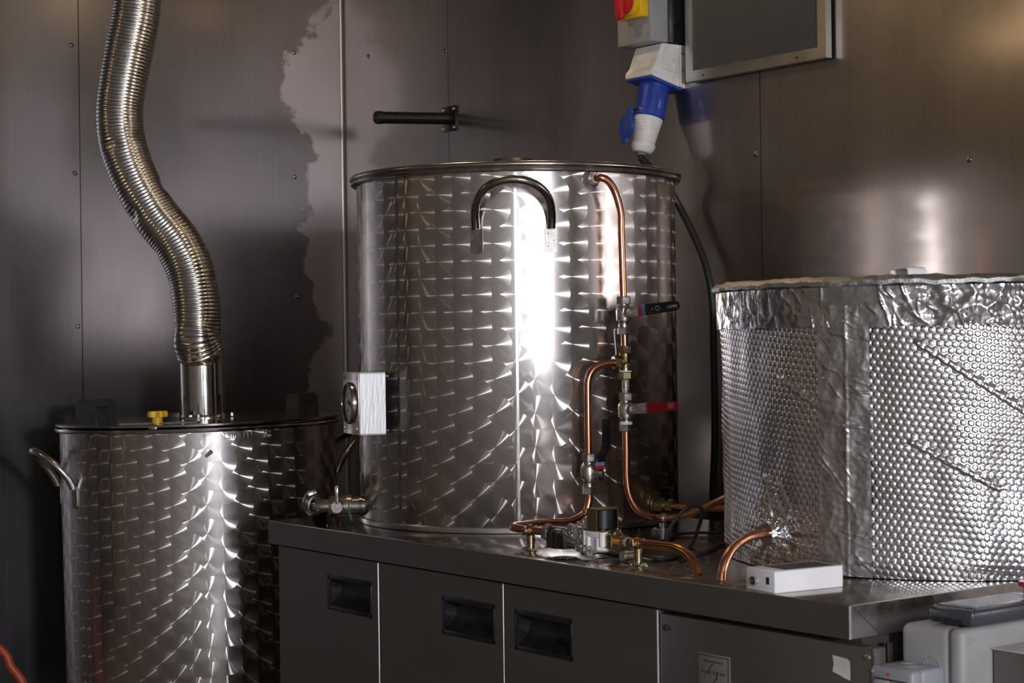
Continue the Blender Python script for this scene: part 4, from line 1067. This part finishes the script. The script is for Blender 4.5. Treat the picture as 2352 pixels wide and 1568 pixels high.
# ------------------------------------------------------------------ white control box
cx_ = V((-1.9046, 1.9104, ZT)); ex = (V((-1.8885, 2.0402, 0)) - V((-1.9046, 1.9104, 0))).normalized(); ey = V((-ex.y, ex.x, 0))
cb = thing('control_box', 'small white electronics box on the near corner of the worktop', 'box', cx_ + ex * .065 + ey * .035)
bx = frame(cx_ + V((0, 0, .0003)), ex, ey, UP)         # x along the long face, y along the short one
obj('case', MB().box((.0655, .0355, .0165), (.131, .071, .033), bx, bev=.0022, seg=3), 'white', cb)
obj('top_panel', MB().box((.0745, .0345, .0331), (.098, .054, .0008), bx), 'board', cb)
cs = MB().lathe([(.0068, 0), (.0068, .0050), (.0056, .0050), (.0056, .0015)], 24, bx @ look((-.0001, .0480, .0145), (-1, 0, 0)), caps=False)
sk = obj('round_socket', cs, 'nickel', cb)
obj('socket_insert', MB().cyl(bx @ V((.0005, .0480, .0145)), bx @ V((-.0020, .0480, .0145)), .0056, 20), 'black', sk)
q = MB()
for i in range(6):
    a = 2 * PI * i / 6; q.cyl(bx @ V((-.0018, .0480 + .0032 * math.cos(a), .0145 + .0032 * math.sin(a))), bx @ V((-.0032, .0480 + .0032 * math.cos(a), .0145 + .0032 * math.sin(a))), .0006, 8)
obj('pins', q, 'nickel', sk)
obj('square_port', MB().box((-.0001, .0170, .0175), (.0006, .0072, .0108), bx), 'black', cb)

# ------------------------------------------------------------------ electrical boxes at the right end
EX0, EX1, EY0, EY1 = -1.735, -1.620, 1.990, 2.290
eb = thing('enclosure_box', 'large grey plastic enclosure fixed to the end of the counter', 'electrical box', ((EX0 + EX1) / 2, (EY0 + EY1) / 2, .52))
obj('case', MB().box((EX0 + .045, (EY0 + EY1) / 2, .695), (.090, EY1 - EY0, .35), bev=.012, seg=4), 'boxgrey', eb)
ld_ = obj('cover', MB().box((EX1 - .014, (EY0 + EY1) / 2, .695), (.026, EY1 - EY0 + .004, .354), bev=.010, seg=4), 'boxgrey', eb)
for y in (EY0 + .016, EY1 - .016):
    for z in (.855, .535): obj('screw_recess', MB().lathe([(.0055, 0), (.0055, .0006), (.0040, .0006), (.0035, -.002), (0, -.002)], 16, look((EX1 - .0011, y, z), (1, 0, 0))), 'grey2', ld_)
obj('knockout_ring', MB().torus(.016, .0008, look((EX0 + .058, EY0 - .0002, .812), (0, -1, 0)), 32, 6), 'boxgrey', eb)
sw = thing('switch_box', 'small grey surface-mounted double switch on the side of the large enclosure', 'switch', (-1.690, 1.955, .74))
SX0, SX1, SY0, SY1, SZ1 = -1.729, -1.652, 1.919, 1.9895, .8175
obj('case', MB().box(((SX0 + SX1) / 2, SY0 + .046, SZ1 - .0385), (SX1 - SX0, .049, .077), bev=.006, seg=3), 'grey2', sw)
pf = obj('front_cover', MB().box(((SX0 + SX1) / 2, SY0 + .0115, SZ1 - .0385), (SX1 - SX0 + .001, .023, .078), bev=.007, seg=3), 'grey2', sw)
for s in (-1, 1): obj('rocker', MB().box(((SX0 + SX1) / 2 + s * .0145, SY0 - .0010, SZ1 - .042), (.0285, .005, .050), bev=.002), 'grey', sw)
obj('rocker_frame', MB().box(((SX0 + SX1) / 2, SY0 - .0001, SZ1 - .042), (.062, .0012, .055), bev=.0004), 'dark_steel', pf)
obj('cover_screw', MB().cyl((SX0 + .006, SY0 + .0005, SZ1 - .007), (SX0 + .006, SY0 - .0008, SZ1 - .007), .0022, 12), 'grey', pf)
obj('indicator', MB().cyl(((SX0 + SX1) / 2 - .004, SY0 + .0005, SZ1 - .0085), ((SX0 + SX1) / 2 - .004, SY0 - .0008, SZ1 - .0085), .0020, 12), 'redband', pf)
for r_ in (.010, .0165): obj('knockout_ring', MB().torus(r_, .0006, Matrix.Translation(((SX0 + SX1) / 2, SY0 + .044, SZ1 + .0001)), 32, 6), 'grey2', sw)
dv2 = thing('power_meter', 'dark smoked-plastic device with a pale top label lying on the grey enclosure', 'meter', (-1.66, 2.10, .872))
obj('case', MB().box((-1.659, 2.106, .8850), (.080, .195, .0235), bev=.006, seg=3), 'smoke', dv2)
obj('cover', MB().box((-1.6585, 2.108, .8955), (.070, .178, .007), bev=.003, seg=2), 'smoke', dv2)
obj('top_label', MB().box((-1.6585, 2.106, .8992), (.052, .150, .0006)), 'grey', dv2)
obj('foot', MB().box((-1.659, 2.106, .8727), (.060, .160, .0016)), 'black', dv2)
for i in range(4): obj('terminal', MB().box((-1.686 + .0145 * i, 2.0075, .8795), (.007, .004, .006)), 'black', dv2)
db = thing('steel_bracket_box', 'dark folded-steel box in front of the grey enclosure cover', 'box', (-1.53, 2.13, .52))
obj('shell', MB().box((-1.525, 2.135, .68), (.185, .170, .318), bev=.003), 'counter', db)
obj('top_plate', MB().box((-1.525, 2.135, .8405), (.188, .173, .0022), bev=.0006), 'paper', db)
rk = thing('red_knob', 'red plastic knob at the right edge, above the dark meter', 'knob', (-1.6365, 2.158, .8995))
rp = V((-1.6365, 2.160, .8998))
obj('knob_stem', MB().lathe([(.0095, 0), (.0095, .014), (.0115, .016)], 24, Matrix.Translation(rp)), 'red', rk)
obj('knob_head', MB().lathe([(.0115, .0155), (.0165, .017), (.0175, .020), (.0165, .0235), (.012, .0245), (0, .0245)], 28, Matrix.Translation(rp)), 'red', rk)

# ------------------------------------------------------------------ things on the back wall
fb = thing('framed_board', 'charcoal board in an aluminium frame high on the back wall', 'board', (-2.885, YW - .012, 1.878))
FX0, FX1, FZ0, FZ1, FW = -3.1054, -2.6636, 1.8778, 2.44, .0245
YF0, YF1 = YW - .025, YW - .007
obj('board', MB().box(((FX0 + FX1) / 2, YF0 + .009, (FZ0 + FZ1) / 2), (FX1 - FX0 - .02, .010, FZ1 - FZ0 - .02)), 'board', fb)
def rail(poly): return obj('frame_rail', MB().prism(poly, 0, YF1 - YF0, frame((0, YF0, 0), (1, 0, 0), (0, 0, 1), (0, -1, 0)) @ Matrix.Translation((0, 0, -(YF1 - YF0)))), 'alu', fb, sharp=20)
for poly in ([(FX0, FZ0), (FX1, FZ0), (FX1 - FW, FZ0 + FW), (FX0 + FW, FZ0 + FW)], [(FX0, FZ1), (FX0 + FW, FZ1 - FW), (FX1 - FW, FZ1 - FW), (FX1, FZ1)],
             [(FX0, FZ0), (FX0 + FW, FZ0 + FW), (FX0 + FW, FZ1 - FW), (FX0, FZ1)], [(FX1, FZ0), (FX1, FZ1), (FX1 - FW, FZ1 - FW), (FX1 - FW, FZ0 + FW)]): rail(poly)
for x in (FX0 + .058, FX1 - .085): obj('frame_hole', MB().cyl((x, YF0 - .0003, FZ0 + .0105), (x, YF0 + .001, FZ0 + .0105), .0030, 12), 'ink', fb)
obj('mount', MB().box(((FX0 + FX1) / 2, YW - .0035, 2.2), (.30, .007, .3)), 'black', fb)

ib = thing('isolator_switch', 'grey isolator box with a red and yellow rotary handle on the back wall', 'switch', (-3.19, YW - .05, 1.97))
IX0, IX1, IZ0, IZ1 = -3.2517, -3.1313, 1.9722, 2.17
obj('cover', MB().box(((IX0 + IX1) / 2, 2.789, (IZ0 + IZ1) / 2), (IX1 - IX0, .053, IZ1 - IZ0), bev=.0025), 'boxgrey', ib)
obj('back_box', MB().box(((IX0 + IX1) / 2, 2.8425, (IZ0 + IZ1) / 2), (IX1 - IX0 - .004, .054, IZ1 - IZ0 - .003), bev=.002), 'black', ib)
for x in (IX0 + .012, IX1 - .010): obj('screw_cap', MB().lathe([(.0058, 0), (.0058, .0005), (.0045, .0007), (.0040, -.001), (0, -.001)], 16, look((x, 2.7624, IZ0 + .015), (0, -1, 0))), 'grey2', ib)
yp = obj('handle_plate', MB().box((-3.1775, 2.752, 2.066), (.0750, .022, .0750), bev=.003), 'yellow', ib)
obj('handle_boss', MB().cyl((-3.1805, 2.742, 2.066), (-3.1805, 2.728, 2.066), .032, 36), 'yellow', yp)
rh = MB(); rh.lathe([(.030, 0), (.031, .003), (.030, .010), (.027, .012)], 36, look((-3.1830, 2.729, 2.066), (0, -1, 0))); rh.box((-3.183, 2.713, 2.062), (.024, .014, .078), bev=.005)
obj('rotary_handle', rh, 'red', ib)

cs_ = thing('wall_socket', 'white angled industrial socket with a blue collar on the back wall', 'socket', (-3.183, YW - .03, 1.868))
wx0, wx1 = -3.2285, -3.1385
pr = [(2.8695, 1.8690), (2.8695, 1.9710), (2.812, 1.9712), (2.800, 1.9700), (2.778, 1.918), (2.7665, 1.9060), (2.7665, 1.8955)]
obj('housing', MB().prism(pr, 0, wx1 - wx0, frame((wx0, 0, 0), (0, 1, 0), (0, 0, 1), (1, 0, 0))), 'dirtywhite', cs_, sharp=20)
obj('side_ear', MB().prism([(2.869, 1.869), (2.869, 1.970), (2.853, 1.970), (2.853, 1.873)], 0, .006, frame((wx1 - .001, 0, 0), (0, 1, 0), (0, 0, 1), (1, 0, 0))), 'dirtywhite', cs_)
bulge = [(2.849, 1.962), (2.812, 1.964), (2.797, 1.930), (2.800, 1.913), (2.849, 1.902)]
obj('side_cheek', MB().prism(bulge, 0, .005, frame((wx1 - .001, 0, 0), (0, 1, 0), (0, 0, 1), (1, 0, 0))), 'dirtywhite', cs_)
for z in (1.9505, 1.912): obj('screw', MB().cyl((wx1 + .004, 2.8605, z), (wx1 + .0062, 2.8605, z), .0038, 12), 'nickel', cs_)
axd = V((0, -.252, -.968)).normalized(); o0 = V((-3.1825, 2.8165, 1.8815)); fy = V((0, .968, -.252)).normalized(); mxs = frame(o0, (1, 0, 0), axd.cross(V((1, 0, 0))), axd)
obj('collar_flange', MB().box((0, 0, .003), (.088, .098, .006), mxs, bev=.002), 'blue', cs_)
cm = MB().lathe([(.0365, .004), (.0365, .068), (.0380, .069), (.0380, .084), (.0355, .086)], 40, mxs)
cm.box((.030, 0, .036), (.014, .018, .064), mxs, bev=.002)
obj('collar', cm, 'blue', cs_)
# hinged cap hanging open
cap_c = o0 + axd * .105 + V((-.012, -.047, .0)); capn = V((-.25, -.95, .15)).normalized()
cpm = MB().lathe([(.0, -.002), (.030, -.002), (.032, 0), (.032, .007), (.029, .009), (.026, .0075), (0, .0075)], 36, look(cap_c, capn))
cpm.box((0, .030, .003), (.016, .030, .005), frame(cap_c, (1, 0, 0), -axd, capn), bev=.001); cpm.box((0, -.034, .003), (.022, .014, .005), frame(cap_c, (1, 0, 0), -axd, capn), bev=.001)
cpo = obj('hinged_cap', cpm, 'blue', cs_); obj('hinge_pin', MB().cyl(o0 + axd * .064 + V((-.012, -.040, 0)), o0 + axd * .064 + V((.012, -.040, 0)), .0028, 10), 'brass_clean', cpo)
pg = thing('power_plug', 'white ribbed industrial plug pushed into the blue wall socket', 'plug', o0 + axd * .17)
prf = [(.0345, .078), (.0350, .082)]
for i in range(8):
    z = .084 + i * .0075; r_ = .0350 - .0011 * i
    prf += [(r_, z), (r_ - .0002, z + .0062), (r_ - .0011, z + .0064), (r_ - .0011, z + .0074)]
prf += [(.0260, .145), (.0285, .148), (.0290, .152), (.0270, .160), (.0205, .169), (0, .170)]
obj('plug_body', MB().lathe(prf, 40, mxs), 'dirtywhite', pg)
obj('cord_grip', MB().lathe([(.0185, .169), (.0180, .1715), (.010, .172), (.0085, .178), (0, .178)], 28, mxs), 'boxgrey', pg)
ce_ = o0 + axd * .172
cab_pts = [ce_, ce_ + axd * .012 + V((.004, 0, 0)), (-3.163, 2.775, 1.688), (-3.130, 2.795, 1.645), (-3.118, 2.828, 1.594), (-3.0737, 2.838, 1.5151), (-3.0382, 2.838, 1.4482), (-3.0179, 2.838, 1.3677), (-3.0157, 2.838, 1.2582), (-3.0151, 2.838, 1.0591), (-3.025, 2.838, .905), (-3.03, 2.83, .55), (-3.03, 2.82, .10), (-3.00, 2.78, .012), (-2.8, 2.75, .010)]
tag(obj('power_cable', MB().tube(cab_pts, .0085, 14, 10), 'rubber', loc=(-2.8, 2.75, 0)), 'thick black power cable hanging from the white plug behind the vessels', 'cable')

pgx = thing('tube_bracket', 'black painted tube bracket sticking out of the back wall', 'bracket', (-4.1015, YW, 1.9015))
pm = frame((-4.1022, YW - .0005, 1.9013), (1, 0, 0), (0, 0, 1), (0, -1, 0))
obj('wall_plate', MB().box((0, 0, .0025), (.0725, .0690, .005), pm, bev=.0012), 'black_metal', pgx)
for sx in (-1, 1):
    for sy in (-1, 1): obj('screw', MB().lathe([(.0052, .005), (.0045, .0062), (0, .0066)], 12, pm @ Matrix.Translation((sx * .0265, sy * .0255, 0))), 'nickel', pgx)
tp0, tp1 = pm @ V((.004, 0, .004)), pm @ V((.006, -.0125, .243))
obj('tube', MB().cyl(tp0, tp1, .0163, 32), 'black_metal', pgx)
td = (tp1 - tp0).normalized()
obj('end_cap', MB().lathe([(.0172, -.016), (.0176, -.012), (.0176, .001), (.0160, .003), (.0135, .003), (.0128, .0012), (.009, .0012), (.008, .003), (0, .003)], 32, look(tp1, td)), 'black', pgx)

# ------------------------------------------------------------------ orange hose in the corner at the left
hp = [(-4.30, 1.02, .008), (-4.36, 1.10, .03), (-4.40, 1.25, .30), (-4.34, 1.37, .62), (-4.255, 1.492, .648), (-4.1803, 1.5929, .5609), (-4.165, 1.6133, .5189), (-4.1485, 1.6354, .479), (-4.125, 1.655, .40), (-4.11, 1.64, .20), (-4.15, 1.55, .04), (-4.25, 1.42, .011), (-4.35, 1.30, .011)]
ho = thing('water_hose', 'orange rubber hose arching up beside the left wall', 'hose', (-4.35, 1.30, 0))
obj('hose', MB().tube(hp, .0105, 18, 10), 'orange', ho)
hd = (V((-4.165, 1.6133, .5189)) - V((-4.1803, 1.5929, .5609))).normalized()
hn = (-FWD - hd * (-FWD).dot(hd)).normalized()
q = text_mb('M - F', .012, frame(V((-4.1790, 1.5945, .5575)) + hn * .0106, hd, hn.cross(hd), hn) @ Matrix.Translation((-.008, -.004, 0)), .0001, 'LEFT'); obj('lettering', q, 'ink', ho)

# ------------------------------------------------------------------ crumbs of grain on the worktop
mb = MB(); n = 0
while n < 170:
    x, y = random.uniform(-3.40, -2.15), random.uniform(1.93, 2.58)
    if math.hypot(x - T2[0], y - T2[1]) < T2[2] + .006 or math.hypot(x - T3[0], y - T3[1]) < T3[2] + .01: continue
    r_ = random.uniform(.0006, .0015); a = random.random() * 6
    vs = [(x + r_ * math.cos(a + k * 2.094), y + r_ * 1.3 * math.sin(a + k * 2.094), ZT + .0002) for k in range(3)] + [(x, y, ZT + .0002 + r_ * .7)]
    mb.raw(vs, [(0, 2, 1), (0, 1, 3), (1, 2, 3), (2, 0, 3)]); n += 1
M['grain'] = simple('pale_grain', (.55, .42, .24), 0, .6, .2, 200, .05)
gr = tag(obj('grain_crumbs', mb, 'grain', loc=(-2.6, 2.2, ZT)), 'pale crumbs of grain scattered over the worktop', 'crumbs'); gr['kind'] = 'stuff'
